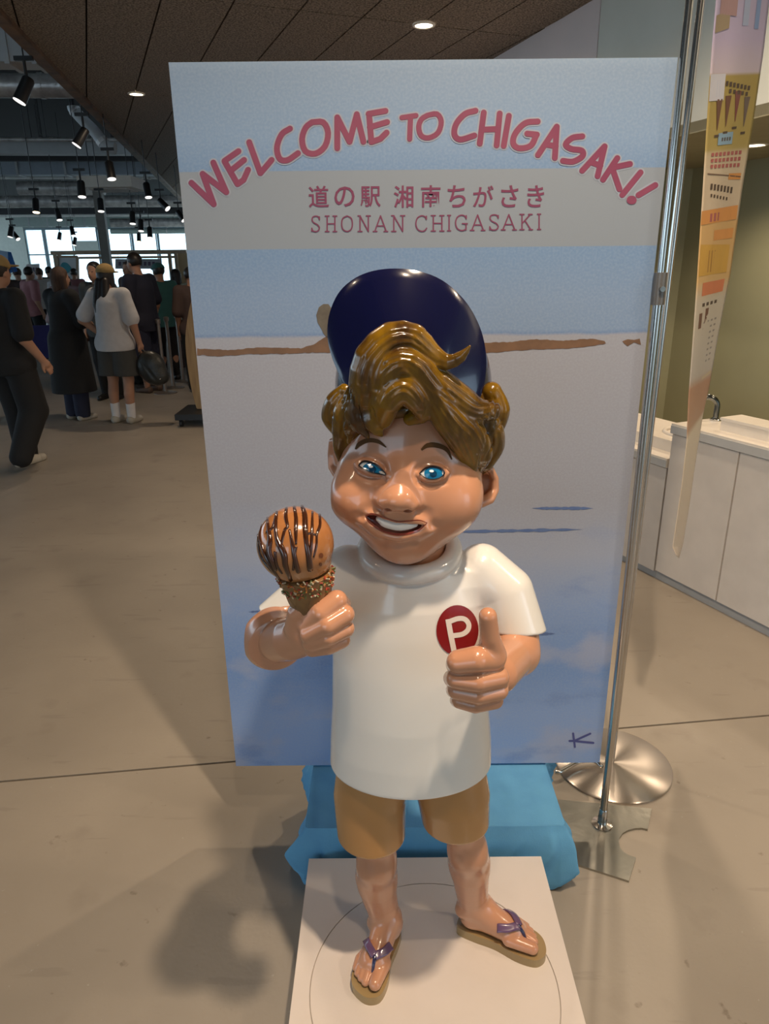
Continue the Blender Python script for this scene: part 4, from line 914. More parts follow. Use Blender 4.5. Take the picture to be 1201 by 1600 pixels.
obj('arm_with_raised_thumb', sculpt(arms, 0.0021), mskin, statue, smooth=True)
armr = [('u', tube([w(480, 945, 1.142), w(456, 968, 1.135), w(426, 998, 1.100)], [0.038, 0.0365, 0.0355]), 0), ('u', tube([w(426, 1000, 1.100), w(438, 1001, 1.06), w(456, 998, 1.02), w(484, 990, 0.99)], [0.0355, 0.0365, 0.0350, 0.033]), 0.07),
        ('u', ell(w(492, 985, 0.985), (0.034, 0.026, 0.036), rotm('Y', 0.2)), 0.012),
        ('u', tube([w(482, 980, 0.966), w(503, 957, 0.955), w(526, 938, 0.965), w(535, 944, 0.995)], [0.016, 0.0172, 0.0160, 0.013]), 0.0015),
        ('u', tube([w(484, 991, 0.958), w(512, 976, 0.946), w(538, 960, 0.958), w(541, 962, 0.995)], [0.016, 0.0165, 0.0155, 0.013]), 0.0015),
        ('u', tube([w(486, 1003, 0.960), w(513, 994, 0.948), w(539, 982, 0.960), w(541, 984, 0.995)], [0.0150, 0.0155, 0.0145, 0.012]), 0.0015),
        ('u', tube([w(488, 1013, 0.966), w(513, 1009, 0.955), w(534, 1000, 0.966), w(537, 1001, 0.995)], [0.0135, 0.014, 0.0130, 0.011]), 0.0015),
        ('u', tube([w(464, 980, 0.985), w(464, 958, 0.975), w(478, 944, 0.968), w(494, 942, 0.968)], [0.020, 0.0155, 0.0130, 0.0115]), 0.008)]
obj('arm_with_cone', sculpt(armr, 0.0021), mskin, statue, smooth=True)
# ---- legs and feet
FL = dict(heel=np.array([0.0075, 1.208]), toe=np.array([-0.0545, 1.048]), side=-1); FR = dict(heel=np.array([0.166, 1.226]), toe=np.array([0.345, 1.146]), side=1)
SOLE = 0.022
def foot(Fd, knee, calf, ank):
    f = (Fd['toe']-Fd['heel']); Ln = np.linalg.norm(f); f /= Ln; s = np.array([-f[1], f[0]])*Fd['side']  # s points to the little-toe side
    def p(a, b, z): q = Fd['heel']+f*a*Ln+s*b; return np.array([q[0], q[1], PZ+SOLE+z])
    lg = curve([knee, calf, ank, p(0.16, 0, 0.065)], 18)
    ops = [('u', tube(list(lg), list(np.interp(np.linspace(0, 1, len(lg)), [0, 0.12, 0.36, 0.62, 0.8, 1], [0.043, 0.0395, 0.0425, 0.034, 0.0305, 0.030]))), 0), ('u', sph(p(0.13, 0, 0.026), 0.0255), 0.02), ('u', sph(knee*0.40+calf*0.60+np.array([0, -0.020, 0]), 0.026), 0.04), ('u', sph(ank+np.array([0.024, -0.006, -0.025]), 0.014), 0.02), ('u', sph(ank+np.array([-0.024, -0.006, -0.025]), 0.014), 0.02), ('u', sph(calf+np.array([0, 0.018, 0.0]), 0.036), 0.03),
           ('u', tube([p(0.14, 0, 0.024), p(0.62, 0.004, 0.020)], [0.024, 0.026]), 0.015), ('u', tube([p(0.22, 0, 0.060), p(0.58, -0.004, 0.026)], [0.028, 0.021]), 0.02),
           ('u', tube([p(0.50, 0.02, 0.016), p(0.68, 0.018, 0.013)], [0.016, 0.013]), 0.012),
           ('u', tube([p(0.60, -0.020, 0.018), p(0.86, -0.0175, 0.013)], [0.016, 0.0135]), 0.004)]
    for i, (b, ln, r) in enumerate(((0.004, 0.86, 0.0088), (0.0155, 0.83, 0.0084), (0.026, 0.79, 0.008), (0.0355, 0.73, 0.0075))):
        ops.append(('u', tube([p(0.56, b*0.8, 0.018), p(ln-0.10, b, 0.015), p(ln, b, 0.008)], [r*1.25, r*1.1, r]), 0.003))
    ops.append(('i', plane(p(0, 0, 0.0005), (0, 0, -1)), 0.0))
    return ops, p, f, s, Ln
legL, pL, fL, sL, LL = foot(FL, w(590, 1300, 1.165), w(588, 1372, 1.178), w(600, 1425, 1.19))
legR, pR, fR, sR, LR = foot(FR, w(724, 1285, 1.175), w(733, 1350, 1.19), w(738, 1405, 1.21))
obj('leg', sculpt(legL, 0.0021), mskin, statue, smooth=True); obj('leg', sculpt(legR, 0.0021), mskin, statue, smooth=True)
msole = mat('sandal_sole_khaki', (0.36, 0.25, 0.11), 0.35, col2=(0.32, 0.22, 0.10), scale=9, coat=0.3); mstrap = mat('sandal_strap_purple', (0.125, 0.065, 0.14), 0.25, col2=(0.15, 0.085, 0.17), scale=30, coat=0.5)
for ops, p, f, s, Ln in ((legL, pL, fL, sL, LL), (legR, pR, fR, sR, LR)):
    outl = [(-0.03, 0.0), (0.0, 0.022), (0.15, 0.030), (0.40, 0.031), (0.62, 0.040), (0.80, 0.040), (0.93, 0.027), (1.0, 0.0), (0.985, -0.020), (0.90, -0.034), (0.70, -0.036), (0.45, -0.027), (0.2, -0.027), (0.0, -0.022), (-0.03, 0.0)]
    P2 = [q[:2] for q in (p(a, b, 0) for a, b in curve(outl, 70))][:-1]
    ar = sum(P2[i][0]*P2[(i+1) % len(P2)][1]-P2[(i+1) % len(P2)][0]*P2[i][1] for i in range(len(P2)))
    if ar < 0: P2 = P2[::-1]
    so_ = obj('sandal', MB().prism(P2, PZ, PZ+SOLE).out(), msole, statue, smooth=True, sharp=50)
    def onfoot(a, b, z0=0.12):
        q = p(a, b, z0); t_ = 0
        for _ in range(60): t_ += 0.8*float(sdf_at(ops, (q-np.array([0, 0, t_]))[None])[0])
        q = q-np.array([0, 0, t_]); q[2] = max(q[2], PZ+SOLE); return q
    def sstrip(pts, wd_):
        c_ = np.array([onfoot(a, b) for a, b in curve(pts, 18)]); c_[:, 2] += 0.0012; T = np.gradient(c_, axis=0); V = []
        for q, t_ in zip(c_, T):
            e = np.cross(t_, [0, 0, 1]); e /= np.linalg.norm(e)+1e-9
            for k in (-1, -0.5, 0, 0.5, 1):
                z = q+e*k*wd_/2; V.append(z)
        V = np.array(V)
        for i in range(len(V)):
            g = float(sdf_at(ops, V[i][None])[0])
            V[i, 2] += 0.0018-min(g, 0.004) if g < 0.003 else -min(g*0.6, 0.006)
        V[:, 2] = np.maximum(V[:, 2], PZ+SOLE+0.001); n = len(c_)
        Fq = [(i*5+k, i*5+k+1, (i+1)*5+k+1, (i+1)*5+k) for i in range(n-1) for k in range(4)]
        o = obj('strap', (V, Fq), mstrap, so_, smooth=True); s2_ = o.modifiers.new('thickness', 'SOLIDIFY'); s2_.thickness = 0.004; s2_.offset = 1
    sstrip([(0.68, -0.004), (0.58, 0.016), (0.48, 0.028)], 0.014); sstrip([(0.68, -0.006), (0.58, -0.020), (0.47, -0.027)], 0.014)
    k0 = onfoot(0.67, -0.0055); obj('toe_post', MB().path([k0+np.array([0, 0, 0.004]), (k0+p(0.80, -0.006, 0.012))/2+np.array([0, 0, 0.003]), p(0.80, -0.006, -0.001)], 0.0045, 8).out(), mat('sandal_post_navy', (0.03, 0.03, 0.09), 0.2, coat=0.5), so_, smooth=True)
# ---- shorts
zc = w(600, 1245, 1.16)[2]
sh = [('u', tube([w(592, 1150, 1.175), w(578, 1240, 1.165), w(582, 1360, 1.145)], [0.075, 0.0735, 0.066]), 0), ('u', tube([w(690, 1150, 1.175), w(708, 1240, 1.165), w(716, 1330, 1.165)], [0.075, 0.0735, 0.063]), 0.01),
      ('i', plane((0, 0, 0.705), (0, 0, 1)), 0.004)]
zl, zr = 0.492, 0.515
mid = w(642, 1280, 1.16)[0]
sh.append(('s', (lambda X, Y, Z: np.maximum(Z-(zl+0.10*(X+0.03)*-1*0.3+0*Y), X-mid), None, None), 0.004))
sh.append(('s', (lambda X, Y, Z: np.maximum(Z-(zr+0.0*X+0*Y), mid-X), None, None), 0.004))
obj('shorts', sculpt(sh, 0.0024), mshort, statue, smooth=True)
# ---- shirt
zs = [0.655, 0.72, 0.80, 0.90, 0.98, 1.03, 1.065, 1.09, 1.105, 1.115, 1.12]
tx = [0.1600, 0.1570, 0.1500, 0.1440, 0.1420, 0.1420, 0.1320, 0.112, 0.088, 0.060, 0.03]
ty = [0.115, 0.115, 0.112, 0.103, 0.094, 0.087, 0.079, 0.071, 0.062, 0.048, 0.03]
torso = ('u', loft(zs, tx, ty, [0.047, 0.047, 0.046, 0.044, 0.043, 0.043, 0.043, 0.044, 0.044, 0.044, 0.044], [1.168]*11), 0.03)
shirt = [('u', tube([w(752, 888, 1.165), w(790, 925, 1.150), w(812, 1010, 1.125)], [0.045, 0.049, 0.054]), 0.0), ('u', tube([w(545, 890, 1.165), w(495, 925, 1.155), w(432, 985, 1.132)], [0.045, 0.050, 0.054]), 0.0)]
e1_, e2_ = w(806, 985, 1.13), w(444, 968, 1.135)
def cut(c, d, R_): d = np.array(d, float); d /= np.linalg.norm(d); return (lambda X, Y, Z: np.maximum(-((X-c[0])*d[0]+(Y-c[1])*d[1]+(Z-c[2])*d[2]), np.sqrt((X-c[0]-d[0]*0.06)**2+(Y-c[1]-d[1]*0.06)**2+(Z-c[2]-d[2]*0.06)**2)-R_), c-R_-0.06, c+R_+0.06)
shirt += [('s', cut(w(806, 984, 1.13), w(812, 1010, 1.125)-w(796, 935, 1.148)+np.array([-0.02, 0, 0]), 0.10), 0.003), ('s', cut(w(438, 970, 1.135), w(432, 985, 1.132)-w(485, 935, 1.153)+np.array([0.01, 0, -0.02]), 0.095), 0.003)]
shirt += [torso, ('i', plane((0, 1.168, 0.662), (0, 0.0, -1)), 0.008)]
cr = [w(640, 868, 1.168)+np.array([0.077*cos(a), 0.070*sin(a), 0.012+0.018*sin(a)]) for a in np.linspace(0, 2*pi, 41)]
shirt += [('u', tube(cr, 0.0165), 0.004)]
shirt += [('s', tube([w(640, 800, 1.185), w(640, 868, 1.172)], [0.063, 0.063]), 0.004)]
so2 = obj('shirt', sculpt(shirt, 0.0024), mshirt, statue, smooth=True)
mem = mat('emblem_red', (0.23, 0.006, 0.010), 0.3, col2=(0.20, 0.005, 0.009), scale=9, coat=0.3)
em = obj('emblem', skin_disc(shirt, (714.5, 985), 33, 39.5, 0.0, 0.0016), mem, so2, smooth=True); ORG[em.name] = ORG[so2.name]
ZP = lambda pts: [(660+x/6.005, 920+y/6.005) for x, y in pts]
Ppoly = curve(ZP([(240, 312), (330, 280), (395, 285), (432, 330), (425, 385), (375, 425), (290, 440)]), 30)
mP = mat('emblem_white', (0.78, 0.72, 0.66), 0.35)
obj('letter_mark', skin_strip(shirt, dens(ZP([(238, 285), (262, 420), (298, 600)]), 2), 8.4, 0.0026), mP, so2, smooth=True)
obj('letter_mark', skin_strip(shirt, Ppoly, 7.8, 0.0027), mP, so2, smooth=True)
# ---- eyes, brows, mouth
mwhite_e = mat('eye_white', (0.80, 0.78, 0.74), 0.25, coat=0.1); miris = mat('iris_blue', (0.008, 0.13, 0.30), 0.12, col2=(0.012, 0.19, 0.38), scale=60, coat=0.15); mlash = mat('lash_line', (0.015, 0.010, 0.012), 0.3); mbrow = mat('brow_brown', (0.11, 0.052, 0.018), 0.6, coat=0.0, spec=0.15)
for E, c, ic, ir, pr_ in ((EYL, CL, (582, 732.5), (16, 10.5), 0.25), (EYR, CR, (677, 739.5), (14.5, 11), 0)):
    n = len(E)-1; cv = curve(E, 40)[:-1]; pts = [c]
    for k in (0.5, 1.0): pts += [(c[0]+(x-c[0])*k, c[1]+(y-c[1])*k) for x, y in cv]
    H, D = trace(FACE, pts); H = H-D*0.0012; q = len(cv)
    ey = obj('eye', (list(H), [(0, 1+(k+1) % q, 1+k) for k in range(q)]+[(1+k, 1+(k+1) % q, 1+q+(k+1) % q, 1+q+k) for k in range(q)]), mwhite_e, statue, smooth=True)
    ip = []
    inside = lambda x, y: sum(((cv[k][1] > y) != (cv[k-1][1] > y)) and (x < (cv[k-1][0]-cv[k][0])*(y-cv[k][1])/(cv[k-1][1]-cv[k][1]+1e-9)+cv[k][0]) for k in range(q)) % 2
    pts = [ic]
    for fr in (0.5, 1.0):
        for k in range(40):
            a = 2*pi*k/40; f_ = fr
            while f_ > 0.1 and not inside(ic[0]+ir[0]*f_*cos(a), ic[1]+ir[1]*f_*sin(a)): f_ -= 0.03
            pts.append((ic[0]+ir[0]*f_*cos(a), ic[1]+ir[1]*f_*sin(a)))
    H, D = trace(FACE, pts); H = H-D*0.0020
    obj('iris', (list(H), [(0, 1+(k+1) % 40, 1+k) for k in range(40)]+[(1+k, 1+(k+1) % 40, 41+(k+1) % 40, 41+k) for k in range(40)]), miris, ey, smooth=True)
    obj('pupil', skin_disc(FACE, (ic[0], ic[1]+1), 5.5, 5.5, 0, 0.0026, 2, 20), mat('pupil_deep_blue', (0.004, 0.05, 0.12), 0.1, coat=0.8), ey)
    obj('catchlight', skin_disc(FACE, (ic[0]-3, ic[1]-3.5), 3.6, 2.0, 0.1, 0.0031, 2, 14), mat('catchlight_white', (0.85, 0.88, 0.9), 0.3), ey)
    obj('lash_line', skin_strip(FACE, curve(E, 50), [1.8, 3.2, 3.2, 2.8, 2.0, 1.6, 1.6, 1.8], 0.0034), mlash, ey, smooth=True)
obj('eyebrow', skin_strip(FACE, curve([(555, 702), (561, 694), (575, 688), (590, 690), (603, 699)], 24), [2.5, 7, 7.5, 6, 1.5], 0.0012), mbrow, statue, smooth=True)
obj('eyebrow', skin_strip(FACE, curve([(658, 703), (668, 696), (683, 696), (698, 703), (706, 718)], 24), [3, 7.5, 8, 6, 1.5], 0.0012), mbrow, statue, smooth=True)
mmouth = mat('mouth_dark_red', (0.085, 0.010, 0.008), 0.25, coat=0.4); mteeth = mat('teeth_white', (0.80, 0.78, 0.74), 0.2, coat=0.4); mlip = mat('lip_red', (0.22, 0.045, 0.030), 0.22, coat=0.5)
mo = obj('mouth', sculpt([('u', tube([p for p in ons(MC, -0.0080, B0)], list(mr*0.98+0.0015)), 0)], 0.0015), mmouth, statue, smooth=True)
tth = curve([(591, 811), (604, 817), (620, 821), (636, 821), (648, 819)], 14); trr = np.interp(np.linspace(0, 1, len(tth)), [0, 0.2, 0.6, 1], [0.0045, 0.0086, 0.0082, 0.0050])
obj('teeth', sculpt([('u', tube([p for p in ons(tth, -0.0010, B0)], list(trr)), 0)], 0.0012), mteeth, mo, smooth=True)
LT = [(571, 806), (580, 803), (592, 806), (606, 811), (622, 815), (640, 814), (655, 813), (667, 817)]; LB = [(571, 806), (576, 815), (590, 825), (606, 832), (622, 835), (640, 833), (656, 827), (667, 817)]
obj('lip', skin_strip(B0+[x for x in FACE[len(B0):] if x[0] == 'u'], curve(LT, 40), [1.2, 3, 2.5, 2, 2, 2, 1.8, 1], 0.0008), mlip, statue, smooth=True)
obj('lip', skin_strip(B0+[x for x in FACE[len(B0):] if x[0] == 'u'], curve(LB, 40), [1.2, 3, 3.5, 4, 3.8, 3.5, 2.5, 1], 0.0008), mlip, statue, smooth=True)
# ---- hair
hd = [('u', ell(w(643, 660, 1.18), (0.134, 0.142, 0.128)), 0)]
def keep(X, Y, Z): return (1.385-1.25*(Y-1.05))-Z
hair = list(hd)+[('i', (keep, None, None), 0.01)]
LOCKS = []
def lock(pts, r, k=0.004):
    LOCKS.append((pts, r))
    hair.append(('u', tube([w(x, y, Y_) for x, y, Y_ in curve(pts, 20)], list(np.interp(np.linspace(0, 1, len(curve(pts, 20))), np.linspace(0, 1, len(r)), r))), k))
# quiff rising over the brim, with the flick at the right
lock([(574, 640, 1.050), (570, 600, 1.035), (582, 560, 1.03), (612, 532, 1.03), (645, 530, 1.03), (672, 552, 1.032), (698, 566, 1.028), (720, 557, 1.02), (734, 541, 1.012)], [0.016, 0.024, 0.027, 0.026, 0.022, 0.016, 0.011, 0.008, 0.002])
lock([(600, 640, 1.035), (592, 600, 1.025), (612, 572, 1.015), (640, 568, 1.012), (665, 590, 1.02), (688, 630, 1.03), (712, 665, 1.04), (735, 700, 1.07), (738, 738, 1.09)], [0.012, 0.020, 0.022, 0.020, 0.020, 0.021, 0.020, 0.017, 0.006])
lock([(595, 650, 1.045), (606, 622, 1.025), (628, 606, 1.015), (648, 618, 1.02), (660, 645, 1.035), (640, 655, 1.045)], [0.020, 0.024, 0.024, 0.022, 0.014, 0.010])
lock([(655, 568, 1.045), (688, 602, 1.04), (716, 622, 1.045), (742, 640, 1.055), (768, 650, 1.07)], [0.022, 0.023, 0.022, 0.018, 0.010])
lock([(690, 600, 1.05), (715, 625, 1.045), (742, 642, 1.055), (766, 640, 1.07), (772, 632, 1.08)], [0.020, 0.022, 0.020, 0.015, 0.005])
lock([(680, 612, 1.04), (712, 650, 1.045), (738, 676, 1.06), (752, 708, 1.09), (748, 735, 1.105)], [0.018, 0.021, 0.021, 0.018, 0.006])
lock([(660, 600, 1.03), (690, 652, 1.035), (716, 690, 1.055), (733, 725, 1.085), (736, 745, 1.095)], [0.014, 0.018, 0.017, 0.013, 0.004])
lock([(745, 640, 1.09), (765, 668, 1.10), (770, 695, 1.12), (758, 722, 1.13), (752, 738, 1.14)], [0.018, 0.020, 0.019, 0.015, 0.005])
lock([(768, 612, 1.13), (778, 640, 1.13), (772, 668, 1.14), (760, 690, 1.14)], [0.016, 0.019, 0.016, 0.008])
lock([(558, 600, 1.055), (551, 625, 1.05), (556, 655, 1.05), (574, 682, 1.055)], [0.010, 0.015, 0.015, 0.004])
lock([(575, 632, 1.045), (578, 655, 1.042), (588, 670, 1.045), (596, 680, 1.05)], [0.012, 0.014, 0.010, 0.003])
lock([(548, 620, 1.07), (536, 645, 1.08), (534, 675, 1.10), (530, 700, 1.115), (531, 722, 1.12)], [0.012, 0.016, 0.016, 0.010, 0.003])
lock([(540, 610, 1.11), (526, 628, 1.12), (520, 650, 1.13), (528, 672, 1.135)], [0.012, 0.018, 0.019, 0.012])
lock([(560, 640, 1.05), (548, 665, 1.06), (545, 690, 1.08)], [0.010, 0.012, 0.004])
lock([(620, 560, 1.02), (650, 585, 1.008), (672, 615, 1.018), (690, 650, 1.03)], [0.006, 0.010, 0.010, 0.006])
lock([(600, 560, 1.02), (588, 590, 1.012), (586, 620, 1.022)], [0.006, 0.009, 0.006])
base_hair = list(hair)
G_, ends = [], []
for pts, r in LOCKS:
    cv = curve(pts, 22)[:, :2]; T = np.gradient(cv, axis=0); T /= np.linalg.norm(T, axis=1)[:, None]+1e-9; Nn = np.stack([-T[:, 1], T[:, 0]], 1)
    rr_p = np.interp(np.linspace(0, 1, len(cv)), np.linspace(0, 1, len(r)), r)*F_PX/1.12
    for o_ in (-0.45, 0.05, 0.5):
        q = (cv+Nn*(rr_p*o_)[:, None])[2:-3]; G_ += [tuple(x) for x in q]; ends.append(len(G_))
G_ = ons(G_, 0.0006, base_hair); a_ = 0
for b_ in ends:
    g_ = [x for x in G_[a_:b_] if 0.9 < x[1] < 1.3]; a_ = b_
    if len(g_) > 3: hair.append(('s', tube(g_, [0.0008]+[0.0022]*(len(g_)-2)+[0.0008]), 0.0035))
obj('hair', sculpt(hair, 0.0020), mhair, statue, smooth=True)
# ---- cap: crown behind, brim turned up
cap = [('u', ell(w(645, 605, 1.215), (0.133, 0.135, 0.145)), 0), ('i', plane(w(645, 622, 1.15), (0, -0.75, -1)), 0.006)]
cp_ = obj('cap', sculpt(cap, 0.003), mnavy, statue, smooth=True)
outl = curve([(548, 622), (533, 590), (519, 555), (513, 522), (517, 488), (533, 455), (562, 432), (600, 421.5), (645, 423), (688, 438), (724, 470), (747, 510), (757, 552), (756, 592), (748, 622)], 80)
cx_, cy_ = 640, 600; V = []; rings = 12; n = len(outl)
for r in range(rings+1):
    for x, y in outl:
        f_ = r/rings; X, Y_ = cx_+(x-cx_)*f_, cy_+(y-cy_)*f_
        dx = (X-636)/122; up = max(0, (620-Y_)/200)
        V.append(w(X, Y_, 1.078+0.045*dx*dx+0.055*up**1.3))
V = np.array(V); Fq = [(r*n+i, r*n+i+1, (r+1)*n+i+1, (r+1)*n+i) for r in range(rings) for i in range(n-1)]
bo = obj('brim', (V, Fq), mnavy, cp_, smooth=True); s3 = bo.modifiers.new('thickness', 'SOLIDIFY'); s3.thickness = 0.006; s3.offset = 0; bv = bo.modifiers.new('soft_edge', 'BEVEL'); bv.width = 0.0022; bv.segments = 2; bv.limit_method = 'ANGLE'; bv.angle_limit = radians(50)
# ---- ice cream
mscoop = mat('caramel_ice_cream', (0.40, 0.165, 0.055), 0.16, col2=(0.30, 0.115, 0.04), scale=11, ramp=(0.4, 0.75), coat=0.7); mchoc = mat('chocolate_drizzle', (0.045, 0.014, 0.006), 0.15, coat=0.8)
mcone = mat('waffle_cone', (0.25, 0.13, 0.045), 0.35, col2=(0.17, 0.085, 0.03), scale=40, coat=0.3)
sc_c = w(461.5, 850, 0.985); sc_r = 60.5/F_PX*np.linalg.norm(sc_c-CAM)*1.0*0.985
ic = obj('ice_cream', MB().lathe([(0.001, 0.105), (0.018, 0.10), (0.022, 0.09), (0.041, 0.010), (0.042, 0.003), (0.038, 0.0), (0.02, 0.002), (0.001, 0.002)][::-1], (0, 0, 0), 28).out(), mcone, statue, smooth=True, sharp=45)
dcone = w(492, 975, 0.985)-w(478, 893, 0.985); dcone /= np.linalg.norm(dcone); rot = Vector((0, 0, 1)).rotation_difference(Vector(dcone)).to_matrix(); A0 = w(477, 894, 0.985)
me = ic.data; co = np.empty(len(me.vertices)*3, np.float32); me.vertices.foreach_get('co', co); co = co.reshape(-1, 3)+ORG[statue.name]; co = (np.array(rot) @ co.T).T+A0-ORG[statue.name]; me.vertices.foreach_set('co', co.astype(np.float32).ravel()); me.update()
scoop = [('u', ell(sc_c, (sc_r, sc_r, sc_r*0.985)), 0), ('u', tube([A0+dcone*-0.012+0.030*(cos(a)*np.array(rot)[:, 0]+sin(a)*np.array(rot)[:, 1]) for a in np.linspace(0, 2*pi, 25)], 0.010), 0.010)]
obj('scoop', sculpt(scoop, 0.0021), mscoop, ic, smooth=True)
Z3 = lambda pts: [(380+x/5.715, 770+y/5.715) for x, y in pts]
ST = [([(215, 225), (228, 330), (242, 420), (232, 520), (262, 610), (290, 690)], [3, 5, 7, 8, 7, 5]), ([(300, 175), (290, 290), (300, 400), (335, 480), (368, 560), (378, 650), (424, 778)], [4, 5, 5, 8, 8, 7, 5]),
      ([(385, 140), (380, 220), (395, 300), (372, 330), (352, 400), (340, 470)], [4, 5, 4, 4, 4, 3]), ([(455, 128), (470, 230), (468, 340), (470, 460)], [4, 5, 5, 3]),
      ([(412, 330), (440, 470), (462, 590), (492, 705)], [3, 5, 6, 6]), ([(525, 125), (547, 200), (552, 330), (562, 450), (582, 560), (596, 685)], [5, 7, 7, 6, 7, 8]),
      ([(617, 150), (612, 330), (604, 480), (598, 600)], [3, 4.5, 4, 3]), ([(680, 180), (682, 290), (655, 370), (650, 470), (626, 575)], [4, 4, 3.5, 3.5, 3]),
      ([(170, 270), (150, 380), (170, 480), (238, 640), (328, 775)], [2.5, 4, 5, 6, 4]), ([(210, 350), (262, 310), (292, 200)], [4, 4, 3]),
      ([(285, 520), (300, 640), (345, 720)], [4, 4, 3]), ([(132, 420), (158, 560), (228, 665), (300, 745)], [2.5, 4, 4, 3]), ([(560, 380), (600, 360), (650, 380)], [3, 3, 3]), ([(470, 480), (452, 600), (445, 690)], [4, 3, 3]), ([(128, 350), (140, 500), (190, 620)], [2, 3, 3])]
for pts, r in ST:
    cv = Z3(curve(pts, 26)); H, D = trace(scoop, cv); ok = np.abs(sdf_at(scoop, H)) < 0.0015
    H, D, cv = H[ok], D[ok], [c_ for c_, k_ in zip(cv, ok) if k_]
    rad = np.interp(np.linspace(0, 1, len(cv)), np.linspace(0, 1, len(r)), r)/2*0.00128
    obj('drizzle', MB().path(list(H+D*0.0006), list(np.maximum(rad, 0.0008)), 8).out(), mchoc, ic, smooth=True)
for x, y, r in ((695, 560, 3.4), (690, 640, 2.5)): obj('drizzle_drop', skin_disc(scoop, Z3([(x, y)])[0], r, r*1.2, 0, 0.0008, 2, 16), mat('caramel_spot', (0.16, 0.05, 0.02), 0.2), ic)
rs = random.Random(3); cols = [mat('sprinkle_cream', (0.62, 0.52, 0.36), 0.4), mat('sprinkle_green', (0.13, 0.17, 0.05), 0.4), mat('sprinkle_red', (0.34, 0.04, 0.02), 0.4), mat('sprinkle_orange', (0.50, 0.17, 0.03), 0.4)]
for ci in range(4):
    M_ = MB()
    for _ in range(70):
        a = rs.uniform(0, 2*pi); tt = rs.uniform(-0.002, 0.026); rr_c = np.interp(tt, [0, 0.105], [0.0425, 0.0185])+0.001
        c = A0+dcone*tt+rr_c*(cos(a)*np.array(rot)[:, 0]+sin(a)*np.array(rot)[:, 1]); e = np.array([rs.uniform(-1, 1) for _ in range(3)]); e /= np.linalg.norm(e)
        M_.path([c-e*0.003, c+e*0.003], 0.0012, 5)
    obj('sprinkles', M_.out(), cols[ci], ic, kind='stuff')
# waffle ridges on the cone
M_ = MB()
for s_ in (-1, 1):
    for k in range(10):
        M_.path([A0+dcone*tt+(np.interp(tt, [0, 0.105], [0.0415, 0.0180])+0.0006)*(cos(a)*np.array(rot)[:, 0]+sin(a)*np.array(rot)[:, 1]) for tt, a in [(0.02+0.07*q/6, 2*pi*k/10+s_*0.9*q/6) for q in range(7)]], 0.0012, 5)
obj('waffle_ridges', M_.out(), mcone, ic)
# ================================================================ PEOPLE IN THE HALL
def rotz(a): return np.array([[cos(a), -sin(a), 0], [sin(a), cos(a), 0], [0, 0, 1]])
mpskin = mat('person_skin', (0.42, 0.22, 0.14), 0.55, col2=(0.38, 0.20, 0.125), scale=6)
mhairb = mat('person_hair_black', (0.012, 0.009, 0.008), 0.45, col2=(0.02, 0.014, 0.011), scale=60, stretch=(1, 1, 0.1)); mhairbr = mat('person_hair_brown', (0.045, 0.022, 0.014), 0.75, col2=(0.07, 0.035, 0.02), scale=60, stretch=(1, 1, 0.1))
meye = mat('person_eye', (0.015, 0.012, 0.012), 0.3); mlipp = mat('person_lip', (0.30, 0.10, 0.09), 0.5)
def cl(name, c, c2=None): return mat('cloth_'+name, c, 0.85, col2=c2, scale=18, bump=0.25, bscale=40)
BLACK = cl('black', (0.008, 0.008, 0.009)); NAVY = cl('navy', (0.012, 0.014, 0.032)); WHITE = cl('white', (0.55, 0.55, 0.57)); GREY = cl('charcoal', (0.055, 0.055, 0.052)); MAUVE = cl('mauve', (0.28, 0.19, 0.20)); STRIPE = cl('blue_print', (0.10, 0.11, 0.20), (0.35, 0.33, 0.33))
TEAL = cl('teal', (0.03, 0.12, 0.12)); MINT = cl('pale_mint', (0.42, 0.50, 0.44)); BROWN = cl('brown', (0.07, 0.045, 0.04)); DENIM = cl('dark_denim', (0.014, 0.017, 0.040)); CREAM = cl('cream', (0.58, 0.54, 0.50)); CAMEL = cl('camel', (0.30, 0.20, 0.075)); PINK = cl('rose', (0.35, 0.15, 0.16))
SHOE = mat('shoe_offwhite', (0.42, 0.39, 0.33), 0.6); SHOEB = mat('shoe_black', (0.01, 0.01, 0.01), 0.5); SOCK = cl('sock_white', (0.7, 0.68, 0.68)); SANDAL = mat('sandal_brown', (0.10, 0.06, 0.04), 0.6)
